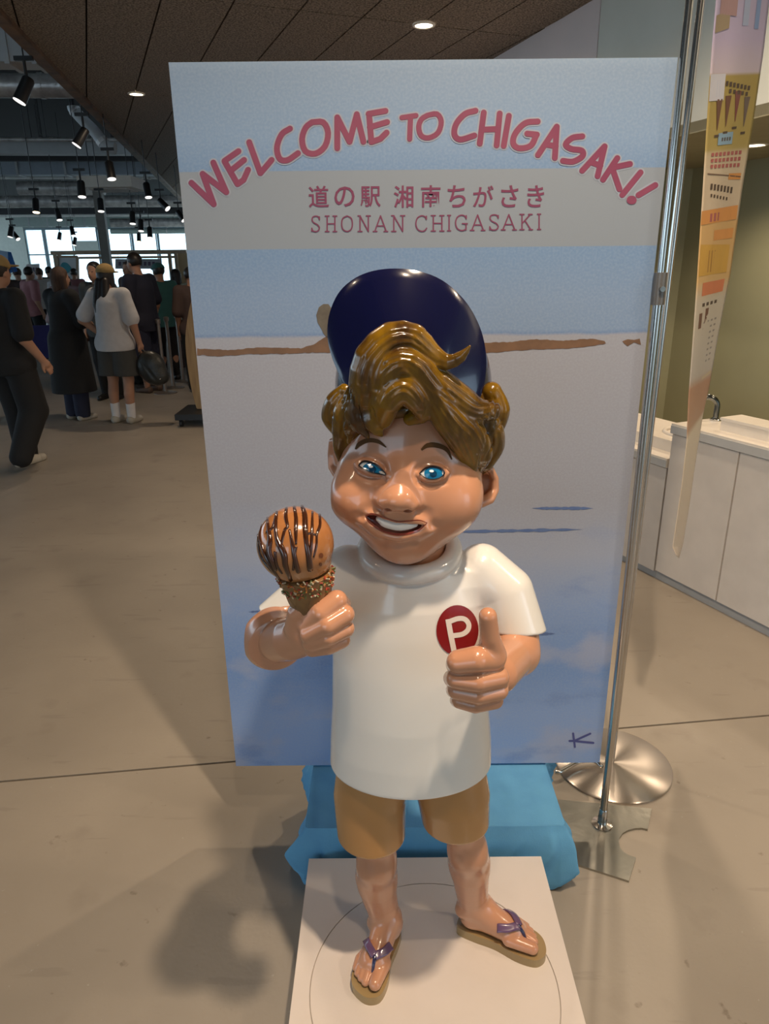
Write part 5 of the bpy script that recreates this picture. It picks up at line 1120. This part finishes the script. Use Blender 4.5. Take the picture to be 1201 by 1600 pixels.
def person(label, loc, face, Ht, pose=None, top=None, bottom=None, hair='short', haircol=None, shoes=None, cap=None, socks=False, h=0.0095, wide=1.0, group=None, lower=True):
    """loc: ground point; face: heading (0 looks away from the camera, pi towards it); local x right, y forward, z up in body heights"""
    J = dict(hip=0.053, knee=(0.058, 0.012, 0.285), ankle=(0.058, -0.008, 0.045), sho=(0.102*wide, 0.0, 0.815), elb=(0.128*wide, -0.02, 0.635), wri=(0.125*wide, 0.035, 0.495), lean=0.0, head=(0, 0.022, 0.928), hip0=(0, 0, 0.52))
    P = {}
    for s, nm in ((1, 'R'), (-1, 'L')):
        for k in ('knee', 'ankle', 'sho', 'elb', 'wri'): P[k+nm] = np.array(J[k])*np.array([s, 1, 1])
        P['hip'+nm] = np.array([s*J['hip'], 0, 0.515])
    P['head'] = np.array(J['head']); P['neck'] = np.array([0, 0.0, 0.845]); P['chest'] = np.array([0, 0.005, 0.745]); P['waist'] = np.array([0, 0.0, 0.61]); P['pel'] = np.array([0, 0.0, 0.53])
    for k, v in (pose or {}).items(): P[k] = np.array(v, float)
    Rz_ = rotz(face); L0 = np.array([loc[0], loc[1], 0.0])
    g = lambda p: L0+Rz_ @ (np.array(p)*Ht)
    root = thing('person', label, 'person', L0, group)
    t = lambda *ks, r, k=0.03: ('u', tube([g(P[q] if isinstance(q, str) else q) for q in ks], [x*Ht for x in r]), k)
    Rh = Rz_
    hd = P['head']
    ops = [t('pel', 'waist', 'chest', r=(0.074, 0.066, 0.074)), ('u', tube([g(P['shoL']), g(P['chest']+np.array([0, 0, 0.055])), g(P['shoR'])], [0.036*Ht, 0.05*Ht, 0.036*Ht]), 0.05), t('neck', hd-np.array([0, 0.01, 0.03]), r=(0.032, 0.031)),
           ('u', ell(g(hd+np.array([0, -0.004, 0.012])), np.array([0.043, 0.052, 0.056])*Ht, Rh), 0.01), ('u', ell(g(hd+np.array([0, 0.016, -0.026])), np.array([0.033, 0.036, 0.042])*Ht, Rh), 0.03),
           ('u', ell(g(hd+np.array([0, 0.056, -0.014])), np.array([0.009, 0.012, 0.014])*Ht, Rh), 0.012)]
    for s in (-1, 1): ops.append(('u', ell(g(hd+np.array([s*0.043, 0.002, -0.008])), np.array([0.006, 0.012, 0.017])*Ht, Rh), 0.004))
    for nm in 'LR':
        ops += [t('sho'+nm, 'elb'+nm, r=(0.033, 0.026)), t('elb'+nm, 'wri'+nm, r=(0.026, 0.017), k=0.015)]
        d = P['wri'+nm]-P['elb'+nm]; d = d/np.linalg.norm(d); pm = P['wri'+nm]+d*0.022
        sd_ = np.cross(d, [1, 0, 0]); sd_ = sd_/(np.linalg.norm(sd_)+1e-9)
        ops.append(t('wri'+nm, pm, r=(0.015, 0.021), k=0.01))
        for i, ln in enumerate((0.042, 0.047, 0.044, 0.035)):
            b = pm+sd_*(0.0155-0.0103*i)+d*0.010; cur = np.array([-0.006 if nm == 'R' else 0.006, 0, 0]); ops.append(('u', tube([g(b), g(b+d*ln*0.6), g(b+d*ln+cur)], [0.0058*Ht, 0.0056*Ht, 0.0048*Ht]), 0.002))
        ops.append(('u', tube([g(pm-d*0.012+sd_*0.014), g(pm+sd_*0.030+d*0.008), g(pm+sd_*0.033+d*0.024)], [0.008*Ht, 0.0065*Ht, 0.0052*Ht]), 0.004))
        if lower:
            ops += [t('hip'+nm, 'knee'+nm, r=(0.055, 0.034)), t('knee'+nm, P['knee'+nm]*0.62+P['ankle'+nm]*0.38+np.array([0, -0.008, 0]), 'ankle'+nm, r=(0.033, 0.034, 0.021), k=0.015),
                    ('u', tube([g(P['ankle'+nm]+np.array([0, -0.012, -0.025])), g(P['ankle'+nm]+np.array([0, 0.075, -0.033]))], [0.019*Ht, 0.013*Ht]), 0.02)]
    obj('body', sculpt(ops, h), mpskin, root, smooth=True)
    for s in (-1, 1): obj('eye', MB().ball(g(hd+np.array([s*0.017, 0.048, 0.002])), np.array([0.006, 0.003, 0.0032])*Ht, 8, 5, Rh).out(), meye, root, smooth=True)
    obj('mouth', MB().ball(g(hd+np.array([0, 0.049, -0.038])), np.array([0.012, 0.003, 0.003])*Ht, 8, 5, Rh).out(), mlipp, root, smooth=True)
    if top:
        m_, slv, hemz, loose = top
        o = [t('pel', 'waist', 'chest', r=(0.083+loose, 0.080+loose, 0.088+loose*0.6)), ('u', tube([g(P['shoL']), g(P['chest']+np.array([0, 0, 0.06])), g(P['shoR'])], [0.043*Ht, 0.056*Ht, 0.043*Ht]), 0.05)]
        o.append(t(P['hipL']*np.array([0.9, 1, 1]), P['hipR']*np.array([0.9, 1, 1]), r=(0.072+loose*0.7, 0.072+loose*0.7)))
        hip_drop = hemz < 0.5
        if hip_drop: o.append(t('pel', P['pel']+np.array([0, 0, hemz-0.54]), r=(0.085+loose, 0.088+loose)))
        for nm in 'LR':
            e = P['sho'+nm]+(P['elb'+nm]-P['sho'+nm])*min(slv, 1); o.append(t('sho'+nm, e, r=(0.045, 0.041+loose*0.5), k=0.025))
            if slv > 1: o.append(t('elb'+nm, P['elb'+nm]+(P['wri'+nm]-P['elb'+nm])*(slv-1), r=(0.036, 0.029), k=0.02))
        o.append(('i', plane(g((0, 0, hemz)), (0, 0, -1)), 0.004)); o.append(('s', tube([g(P['neck']+np.array([0, 0.008, 0.01])), g(P['head'])], [0.036*Ht, 0.05*Ht]), 0.006))
        obj('shirt', sculpt(o, h), m_, root, smooth=True)
    if bottom:
        kind, m_, end, wd_ = bottom
        o = [t('waist', 'pel', r=(0.074, 0.086), k=0.03)]
        if kind == 'dress':
            o = [t('chest', 'waist', 'pel', (0, 0, end), r=(0.088, 0.096, 0.122, wd_)), ('u', tube([g(P['shoL']), g(P['chest']+np.array([0, 0, 0.06])), g(P['shoR'])], [0.044*Ht, 0.058*Ht, 0.044*Ht]), 0.05)]
            for nm in 'LR': o.append(t('sho'+nm, 'elb'+nm, r=(0.048, 0.05), k=0.03)); o.append(t('elb'+nm, 'wri'+nm, r=(0.045, 0.035), k=0.02))
            o.append(('s', tube([g(P['neck']+np.array([0, 0.008, 0.01])), g(P['head'])], [0.036*Ht, 0.05*Ht]), 0.006))
        elif kind == 'skirt': o += [t('pel', (0, 0, end), r=(0.088, wd_))]
        else:
            for nm in 'LR': o += [t('hip'+nm, 'knee'+nm, r=(0.070, 0.045+wd_), k=0.012), t('knee'+nm, 'ankle'+nm, r=(0.044+wd_, 0.030+wd_), k=0.012)]
        if kind != 'dress': o.append(('i', plane(g((0, 0, 0.635)), (0, 0, 1)), 0.004))
        if kind in ('shorts', 'skirt', 'dress'): o.append(('i', plane(g((0, 0, end)), (0, 0, -1)), 0.004))
        else: o.append(('i', plane(L0+np.array([0, 0, 0.02]), (0, 0, -1)), 0.0))
        obj({'dress': 'dress', 'skirt': 'skirt', 'shorts': 'shorts'}.get(kind, 'trousers'), sculpt(o, h), m_, root, smooth=True)
    hm = haircol or mhairb
    o = [('u', ell(g(hd+np.array([0, -0.008, 0.018])), np.array([0.050, 0.058, 0.056])*Ht, Rh), 0)]
    fw = Rz_ @ np.array([0, 1.0, 0])
    cutp = plane(g(hd+np.array([0, 0.030, 0.030])), fw*0.86-np.array([0, 0, 0.5]))
    o.append(('i', (lambda X, Y, Z, c_=cutp: c_[0](X, Y, Z), None, None), 0.006))
    if hair == 'short': o.append(('i', plane(g(hd+np.array([0, -0.02, -0.022])), -fw*0.3-np.array([0, 0, 1.0])), 0.004))
    if hair in ('bob', 'long'):
        zt = -0.065 if hair == 'bob' else -0.05
        o += [('u', tube([g(hd+np.array([s*0.036, -0.014, 0.01])), g(hd+np.array([s*0.043, -0.010, zt]))], [0.022*Ht, 0.018*Ht]), 0.01) for s in (-1, 1)]+[('u', tube([g(hd+np.array([0, -0.035, 0.0])), g(hd+np.array([0, -0.038, zt]))], [0.034*Ht, 0.030*Ht]), 0.02)]
        if hair == 'long': o += [('u', tube([g(hd+np.array([x, -0.052, -0.03])), g(hd+np.array([x*1.4, -0.088, -0.16])), g(hd+np.array([x*0.6, -0.105, -0.30]))], [0.026*Ht, 0.028*Ht, 0.008*Ht]), 0.006) for x in (-0.02, 0.0, 0.022)]
    obj('hair', sculpt(o, h*0.8), hm, root, smooth=True)
    if cap is not None:
        cm, sty = cap
        o = [('u', ell(g(hd+np.array([0, -0.004, 0.030])), np.array([0.055, 0.062, 0.050])*Ht, Rh), 0), ('i', plane(g(hd+np.array([0, 0, 0.022])), (0, 0, -1) if sty != 'low' else -fw*0.25-np.array([0, 0, 1])), 0.003)]
        o.append(('u', ell(g(hd+np.array([0, 0.072, 0.026])), np.array([0.038, 0.042, 0.006])*Ht, Rh), 0.006))
        obj('cap', sculpt(o, h*0.7), cm, root, smooth=True)
    if shoes and lower:
        for nm in 'LR':
            A = P['ankle'+nm]; o = [('u', tube([g(A+np.array([0, -0.016, -0.022])), g(A+np.array([0, 0.040, -0.026])), g(A+np.array([0, 0.088, -0.030]))], [0.027*Ht, 0.026*Ht, 0.022*Ht]), 0.01)]
            zg = g(A)[2]-0.045*Ht
            o.append(('i', plane((0, 0, max(0.001, zg)), (0, 0, -1)), 0.0)); o.append(('i', plane(g(A+np.array([0, 0, 0.004])), (0, 0, 1)), 0.002))
            obj('shoe', sculpt(o, h*0.7), shoes, root, smooth=True)
            if socks: obj('sock', sculpt([t('ankle'+nm, P['ankle'+nm]*0.80+P['knee'+nm]*0.20+np.array([0, 0, 0.035]), r=(0.027, 0.030))], h*0.8), SOCK, root, smooth=True)
    return root, g, P
def gp(x, y): return Gz(x, y, 0.0)[:2]
# striding man at the left edge
ml = gp(46, 731)
r_, g_, P_ = person('man in black T-shirt and wide black trousers walking at the left edge', ml, -0.40, 1.67,
       dict(ankleL=(-0.06, 0.05, 0.045), kneeL=(-0.06, 0.05, 0.29), ankleR=(0.065, -0.09, 0.085), kneeR=(0.065, 0.03, 0.29), elbR=(0.14, -0.02, 0.635), wriR=(0.15, 0.055, 0.53), elbL=(-0.14, 0.0, 0.64), wriL=(-0.10, 0.12, 0.58)),
       top=(BLACK, 0.85, 0.47, 0.014), bottom=('trousers', BLACK, 0, 0.022), hair='short', shoes=SHOE, cap=(CAMEL, 'low'), h=0.009)
gf = lambda s: MB().path([g_(P_['head']+np.array([s*0.017+0.014*cos(a), 0.058, 0.002+0.012*sin(a)])) for a in np.linspace(0, 2*pi, 13)[:-1]], 0.0022, 6, closed=True).out()
for s in (-1, 1): obj('glasses_rim', gf(s), meye, r_)
# woman in a long black dress
wb = gp(124, 655)
person('woman with brown bob in a long black coat-like dress over navy trousers', wb, -0.55, 1.58, dict(elbR=(0.125, 0.04, 0.66), wriR=(0.01, 0.12, 0.63), elbL=(-0.125, 0.04, 0.66), wriL=(-0.01, 0.13, 0.64)),
       bottom=('dress', BLACK, 0.195, 0.145), hair='bob', haircol=mhairbr, shoes=SHOE)
o_, gx, Px = None, None, None
def trouser_under(loc, face, Ht, parent, m_):
    Rz_ = rotz(face); L0 = np.array([*loc, 0.0]); g = lambda p: L0+Rz_ @ (np.array(p)*Ht)
    ops = [('u', tube([g((s*0.045, 0.01, 0.30)), g((s*0.05, 0, 0.045))], [0.055*Ht, 0.050*Ht]), 0.01) for s in (-1, 1)]+[('i', plane((0, 0, 0.035), (0, 0, -1)), 0)]
    obj('trousers', sculpt(ops, 0.0095), m_, parent, smooth=True)
trouser_under(wb, -0.55, 1.58, [o for o in COL.objects if o.get('label', '').startswith('woman with brown bob')][0], DENIM)
# woman in white T-shirt
ww = gp(196, 660)
r2, g2, P2_ = person('woman in white T-shirt, charcoal shorts and camel cap with long black hair', ww, -0.25, 1.60,
       dict(elbL=(-0.185, -0.045, 0.665), wriL=(-0.105, 0.01, 0.575), elbR=(0.155, -0.01, 0.64), wriR=(0.165, 0.02, 0.52), head=(-0.02, 0.03, 0.925)),
       top=(WHITE, 0.80, 0.475, 0.020), bottom=('shorts', GREY, 0.315, 0.042), hair='long', shoes=SHOE, cap=(CAMEL, 'high'), socks=True)
# her bag
bp = g2(np.array([0.225, 0.03, 0.385])); mbag = mat('bag_black', (0.012, 0.013, 0.012), 0.4, col2=(0.03, 0.032, 0.03), scale=14, bump=0.5, bscale=25)
bag = thing('shoulder_bag', 'crumpled black bag hanging from the hand of the woman in white', 'bag', bp-np.array([0, 0, 0.2]))
obj('bag_body', sculpt([('u', ell(bp+np.array([0, 0, -0.03]), (0.15, 0.085, 0.17), rotm('Y', -0.30)), 0), ('u', ell(bp+np.array([0.06, 0, -0.13]), (0.11, 0.08, 0.085)), 0.05), ('s', tube([bp+np.array([-0.12, -0.08, 0.1]), bp+np.array([0.06, -0.095, -0.16])], 0.012), 0.02)], 0.008), mbag, bag, smooth=True)
hnd = g2(P2_['wriR']+np.array([0, 0.0, -0.045]))
obj('strap', MB().path([np.array(q) for q in curve([bp+np.array([-0.10, 0, 0.06]), hnd+np.array([-0.015, 0, 0]), hnd+np.array([0.015, 0, 0]), bp+np.array([0.10, 0, 0.05])], 20)], 0.009, 8).out(), mbag, bag, smooth=True)
obj('buckle', MB().ball(bp+np.array([0.10, -0.075, -0.14]), 0.010).out(), mst, bag, smooth=True)
# man in navy polo
mm = gp(238, 612)
person('tall man in dark navy polo shirt looking to the right', mm, pi-1.05+pi*0-0.9, 1.72, dict(elbR=(0.15, -0.01, 0.635), wriR=(0.16, 0.05, 0.50), elbL=(-0.15, 0.0, 0.63), wriL=(-0.14, 0.06, 0.50), head=(0.0, 0.03, 0.935)),
       top=(NAVY, 0.75, 0.455, 0.022), bottom=('shorts', DENIM, 0.17, 0.040), hair='short', shoes=SANDAL, wide=1.12)
# people partly hidden
def at(px, Y): return W(px, 408, Y)[:2]
person('man with dark hair and pale face mask behind the man in navy', at(201, 11.6), pi*0.85, 1.64, top=(BROWN, 0.8, 0.47, 0.01), bottom=('trousers', BLACK, 0, 0.0), hair='short', haircol=mhairbr, shoes=SHOEB, h=0.013)
person('person with black hair facing the brown-haired woman', at(147, 8.9), pi-0.2, 1.63, top=(GREY, 0.8, 0.47, 0.01), bottom=('trousers', BLACK, 0, 0.0), hair='short', shoes=SHOEB, h=0.013)
person('man in teal shirt and teal cap behind the man in navy', at(247, 10.4), 0.7, 1.60, top=(TEAL, 0.8, 0.47, 0.01), bottom=('trousers', BLACK, 0, 0.0), hair='short', shoes=SHOEB, cap=(TEAL, 'low'), h=0.013)
person('woman in pale mint top and brown skirt near the metal posts', at(273, 11.6), 0.8, 1.52, top=(MINT, 0.5, 0.50, 0.008), bottom=('trousers', BROWN, 0, 0.025), hair='bob', haircol=mhairb, shoes=SHOE, h=0.012)
person('dark-haired person in brown at the edge of the board', at(295, 9.4), 0.3, 1.56, top=(BROWN, 0.9, 0.47, 0.014), bottom=('trousers', BLACK, 0, 0.01), hair='short', shoes=SHOEB, h=0.012)
person('person in mauve blouse bending over behind the wheelchair', at(80, 10.7), -0.15, 1.60, dict(chest=(0.0, 0.09, 0.72), neck=(0, 0.16, 0.80), head=(-0.03, 0.22, 0.845), shoR=(0.10, 0.13, 0.77), shoL=(-0.10, 0.13, 0.77), elbR=(0.13, 0.15, 0.60), wriR=(0.10, 0.22, 0.53), elbL=(-0.14, 0.14, 0.60), wriL=(-0.12, 0.24, 0.52)),
       top=(MAUVE, 1.1, 0.50, 0.020), bottom=('trousers', STRIPE, 0, 0.03), hair='bob', haircol=mhairbr, shoes=SHOEB, h=0.012)
for px, Y, lab, tp, hc in ((86, 13.5, 'person in white shirt seen from behind in the far crowd', WHITE, mhairb), (40, 13.0, 'person with black hair in rose top left of the mauve blouse', PINK, mhairb), (58, 15.5, 'far person in cream top near the bright window', CREAM, mhairbr),
                         (74, 16.5, 'far person in grey behind the white shirt', GREY, mhairb), (24, 14.5, 'far person with brown hair behind the walking man', BROWN, mhairbr), (112, 16.0, 'far person in rose beside the teal poster', PINK, mhairb)):
    person(lab, at(px, Y), 0.3*((px % 5)-2), 1.52+0.01*(px % 7), top=(tp, 0.8, 0.47, 0.008), bottom=('trousers', BLACK, 0, 0.0), hair='short', haircol=hc, shoes=SHOEB, h=0.016)

# ================================================================ WHEELCHAIR, BAGS, POSTS
wc = gp(88, 612); mwh = mat('wheelchair_black', (0.02, 0.02, 0.022), 0.5); mblu = cl('wheelchair_blue', (0.010, 0.014, 0.10)); msil = mat('wheelchair_silver', (0.5, 0.5, 0.52), 0.3, 0.9)
wch = thing('wheelchair', 'wheelchair with royal blue seat back and black wheels', 'wheelchair', (*wc, 0))
fwd = np.array([-0.35, 0.94]); sdv = np.array([0.94, 0.35])
def wp(a, b, z): q = wc+np.array([-0.12, 0.1])+fwd*a+sdv*b; return np.array([q[0], q[1], z])
for b in (-0.26, 0.26):
    ringp = [wp(0.29*cos(a), b, 0.30+0.29*sin(a)) for a in np.linspace(0, 2*pi, 33)[:-1]]
    wl_ = obj('wheel', MB().path(ringp, 0.018, 8, closed=True).out(), mwh, wch, smooth=True)
    obj('hand_rim', MB().path([wp(0.25*cos(a), b*1.13, 0.30+0.25*sin(a)) for a in np.linspace(0, 2*pi, 29)[:-1]], 0.008, 6, closed=True).out(), msil, wl_, smooth=True)
    for k in range(10): obj('spoke', MB().cyl(wp(0.02*cos(k*pi/5), b, 0.30+0.02*sin(k*pi/5)), wp(0.28*cos(k*pi/5+0.1), b, 0.30+0.28*sin(k*pi/5+0.1)), 0.003, n=5).out(), msil, wl_)
    obj('hub', MB().cyl(wp(0, b-0.03, 0.30), wp(0, b+0.03, 0.30), 0.03, n=12).out(), msil, wl_)
    obj('push_post', MB().path([wp(0.05, b*0.8, 0.25), wp(-0.12, b*0.8, 0.5), wp(-0.14, b*0.8, 0.90), wp(-0.26, b*0.8, 0.93)], 0.013, 8).out(), msil, wch, smooth=True)
    obj('caster', MB().path([wp(0.42+0.08*cos(a), b*0.8, 0.095+0.08*sin(a)) for a in np.linspace(0, 2*pi, 17)[:-1]], 0.015, 6, closed=True).out(), mwh, wch, smooth=True)
    obj('side_frame', MB().path([wp(-0.05, b*0.8, 0.48), wp(0.40, b*0.8, 0.48), wp(0.45, b*0.8, 0.10)], 0.012, 8).out(), msil, wch, smooth=True)
obj('seat', MB().box(wp(0.16, 0, 0.47), (0.20, 0.21, 0.02), np.array([[sdv[0], fwd[0], 0], [sdv[1], fwd[1], 0], [0, 0, 1]])).out(), mblu, wch)
obj('seat_back', MB().slab([wp(-0.10, -0.20, 0.44), wp(-0.10, 0.20, 0.44), wp(-0.13, 0.20, 0.86), wp(-0.13, -0.20, 0.86)], (*(fwd*0.03), 0)).out(), mblu, wch)
fb_ = gp(215, 600); fbag = thing('travel_bag', 'dark bag standing on the floor behind the woman in white', 'bag', (*fb_, 0))
obj('bag_body', sculpt([('u', ell((fb_[0], fb_[1], 0.15), (0.20, 0.12, 0.16)), 0), ('i', plane((0, 0, 0.003), (0, 0, -1)), 0.01)], 0.01), mbag, fbag, smooth=True)
obj('handle', MB().path([np.array([fb_[0]+0.10*cos(a), fb_[1], 0.29+0.07*sin(a)]) for a in np.linspace(0, pi, 10)], 0.010, 8).out(), mbag, fbag, smooth=True)
mpost = mat('post_steel', (0.36, 0.33, 0.31), 0.35, 0.8)
for (x, y, lab) in ((259, 614, 'brown-grey metal barrier post nearest the man in navy'), (271, 606, 'metal barrier post in the middle of the three'), (286, 596, 'metal barrier post closest to the wooden sign')):
    c = gp(x, y); po = thing('barrier_post', lab, 'barrier post', (*c, 0), 'metal posts in the hall')
    obj('post_base', MB().lathe([(0.15, 0), (0.15, 0.008), (0.05, 0.016), (0.025, 0.03)], (*c, 0), 24).out(), mpost, po, smooth=True, sharp=40)
    obj('post', MB().cyl((*c, 0.02), (*c, 0.88), 0.022, n=14).out(), mpost, po, smooth=True, sharp=40)
    obj('post_cap', MB().lathe([(0.03, 0.88), (0.034, 0.90), (0.034, 0.93), (0.02, 0.94)], (*c, 0), 16).out(), mpost, po, smooth=True, sharp=40)
# ================================================================ WOODEN SURFBOARD SIGN, BOOTH, POSTERS
mwood = mat('plywood', (0.42, 0.27, 0.115), 0.5, col2=(0.30, 0.18, 0.075), scale=5, stretch=(6, 6, 0.7), detail=6); mblk = mat('base_black', (0.012, 0.012, 0.013), 0.45)
sb = gp(330, 668); YW = sb[1]+0.28
prof = [(313, 655), (307, 638), (300, 612), (294, 580), (290, 545), (290, 520), (294, 490), (300, 465), (308, 440), (320, 415), (340, 392), (365, 384)]
left = [W(x, y, YW) for x, y in curve(prof, 40)]; xm = W(366, 500, YW)[0]
pts = [(p[0], p[2]) for p in left]; pts = pts+[(2*xm-x, z) for x, z in pts[::-1]]
surf = thing('surfboard_sign', 'tall rounded wooden surfboard-shaped sign on a black rolling base', 'sign', (xm, YW, 0))
obj('wood_panel', MB().slab([(x, YW, max(z, 0.14)) for x, z in pts], (0, 0.05, 0)).out(), mwood, surf)
zb0 = W(300, 660, YW)[2]
x0 = W(277, 662, YW-0.2)[0]
obj('base', MB().box(((x0+2*xm-x0)/2, YW, 0.105), ((xm-x0), 0.27, 0.03)).out(), mblk, surf)
for sx_ in (x0+0.05, 2*xm-x0-0.05):
    for sy_ in (-0.22, 0.22):
        obj('caster', MB().cyl((sx_-0.015, YW+sy_, 0.038), (sx_+0.015, YW+sy_, 0.038), 0.038, n=14).out(), mblk, surf); obj('caster_fork', MB().box((sx_, YW+sy_, 0.06), (0.022, 0.01, 0.018)).out(), mblk, surf)
mtim = mat('booth_timber', (0.40, 0.30, 0.20), 0.6, col2=(0.33, 0.24, 0.16), scale=8)
YT = 17.5; bo_ = W(180, 408, YT)
booth = thing('timber_booth', 'timber-framed stall with thin beams before the bright windows', 'stall', (bo_[0], YT, 0))
def pxz(y, Y, x=150): return W(x, y, Y)[2]
zt1, zt2 = pxz(394.5, YT), pxz(402.5, YT)
xa, xb = W(80, 395, YT)[0], W(292, 400, YT)[0]
obj('beam', MB().bar((xa, YT, zt1), (xb, YT, zt1), 0.08, 0.085).out(), mtim, booth); obj('beam', MB().bar((W(116, 402, YT)[0], YT+0.3, zt2), (xb, YT+0.3, zt2), 0.06, 0.05).out(), mtim, booth)
for x in (83, 90, 263, 273): obj('post', MB().bar((W(x, 400, YT)[0], YT+0.1, 0), (W(x, 400, YT)[0], YT+0.1, zt1), 0.07).out(), mtim, booth)
obj('side_panel', MB().box(((W(276, 420, YT)[0]+W(345, 420, YT)[0])/2, YT+0.2, zt1/2-0.02), ((W(345, 420, YT)[0]-W(276, 420, YT)[0])/2, 0.02, zt1/2)).out(), mat('panel_tan', (0.45, 0.33, 0.19), 0.6), booth)
obj('stall_counter', MB().box(((xa+xb)/2, YT+0.6, 0.45), ((xb-xa)/2-0.1, 0.25, 0.45)).out(), mat('stall_front_grey', (0.25, 0.25, 0.25), 0.7), booth)
sg = [W(x, y, YT-0.1) for x, y in ((180, 404.5), (252, 404.5), (252, 420), (180, 420))]
sgn = thing('hanging_sign', 'grey lettered sign hanging under the stall beam behind the man in navy', 'sign', sg[3]); obj('sign_panel', MB().slab(sg, (0, 0.03, 0)).out(), mat('sign_grey', (0.30, 0.31, 0.33), 0.6), sgn)
for i in range(9):
    x = 185+i*6.6; obj('sign_character', MB().slab([W(a, b, YT-0.104) for a, b in ((x, 409), (x+4, 409), (x+4, 415), (x, 415))], (0, 0.002, 0)).out(), mat('sign_ink', (0.09, 0.06, 0.10), 0.6), sgn)
for x in (185, 247): obj('sign_cord', MB().cyl(W(x, 405, YT-0.085), (W(x, 405, YT-0.085)[0], YT-0.085, zt1), 0.004, n=6).out(), mtim, sgn)
YPo = 17.2; fr = [W(x, y, YPo) for x, y in ((90, 401), (121, 401), (122, 450), (92, 450))]
pos = thing('framed_poster', 'framed white poster with a teal rounded shape', 'poster', (fr[3][0], YPo, 0)); obj('poster_sheet', MB().slab(fr, (0, 0.03, 0)).out(), mat('poster_white', (0.62, 0.66, 0.68), 0.6), pos)
m = MB()
for a, b in ((0, 1), (1, 2), (2, 3), (3, 0)): m.bar(fr[a], fr[b], 0.05, 0.06, up=(0, 1, 0))
obj('poster_frame', m.out(), mtim, pos)
obj('teal_shape', MB().slab([W(x, y, YPo-0.006) for x, y in curve([(94, 425), (95, 414), (99, 410), (106, 412), (112, 421), (105, 427), (96, 430), (94, 425)], 30)[:-1]], (0, 0.004, 0)).out(), mat('teal_print', (0.05, 0.30, 0.36), 0.6), pos)
for x in (93, 120): obj('leg', MB().bar((W(x, 450, YPo)[0], YPo, 0), (W(x, 450, YPo)[0], YPo, fr[3][2]), 0.04).out(), mtim, pos)
YN = 16; pn = [W(x, y, YN) for x, y in ((41, 413), (61, 412), (62, 436), (43, 437))]
nt_ = thing('paper_notice', 'small white paper notice on a stand before the tall window', 'notice', (pn[3][0], YN, 0)); obj('sheet', MB().slab(pn, (0, 0.02, 0)).out(), mat('paper_white', (0.6, 0.58, 0.60), 0.7), nt_)
for i in range(3): obj('notice_character', MB().slab([W(a, b, YN-0.004) for a, b in ((47+4*i, 418), (50+4*i, 418), (50+4*i, 425), (47+4*i, 425))], (0, 0.002, 0)).out(), mat('sign_ink', (0, 0, 0)), nt_)
obj('stand', MB().cyl((W(52, 436, YN)[0], YN+0.03, 0), (W(52, 436, YN)[0], YN+0.03, pn[3][2]), 0.015, n=8).out(), mpost, nt_)
YF2 = 14; fg = [W(x, y, YF2) for x, y in ((-2, 391), (17, 394), (27, 424), (10, 428), (-2, 426))]
flg = thing('blue_flag', 'blue shop flag behind the head of the walking man', 'flag', (fg[0][0], YF2, 0)); obj('flag_cloth', MB().slab(fg, (0, 0.01, 0)).out(), cl('flag_blue', (0.02, 0.09, 0.30), (0.03, 0.14, 0.40)), flg)
obj('flag_pale_part', MB().slab([W(x, y, YF2-0.006) for x, y in ((-2, 391), (12, 393), (13, 410), (-2, 410))], (0, 0.002, 0)).out(), cl('flag_pale', (0.35, 0.48, 0.66)), flg)
obj('flag_pole', MB().cyl((fg[0][0], YF2+0.02, 0), (fg[0][0], YF2+0.02, fg[0][2]+0.05), 0.014, n=8).out(), mpost, flg)
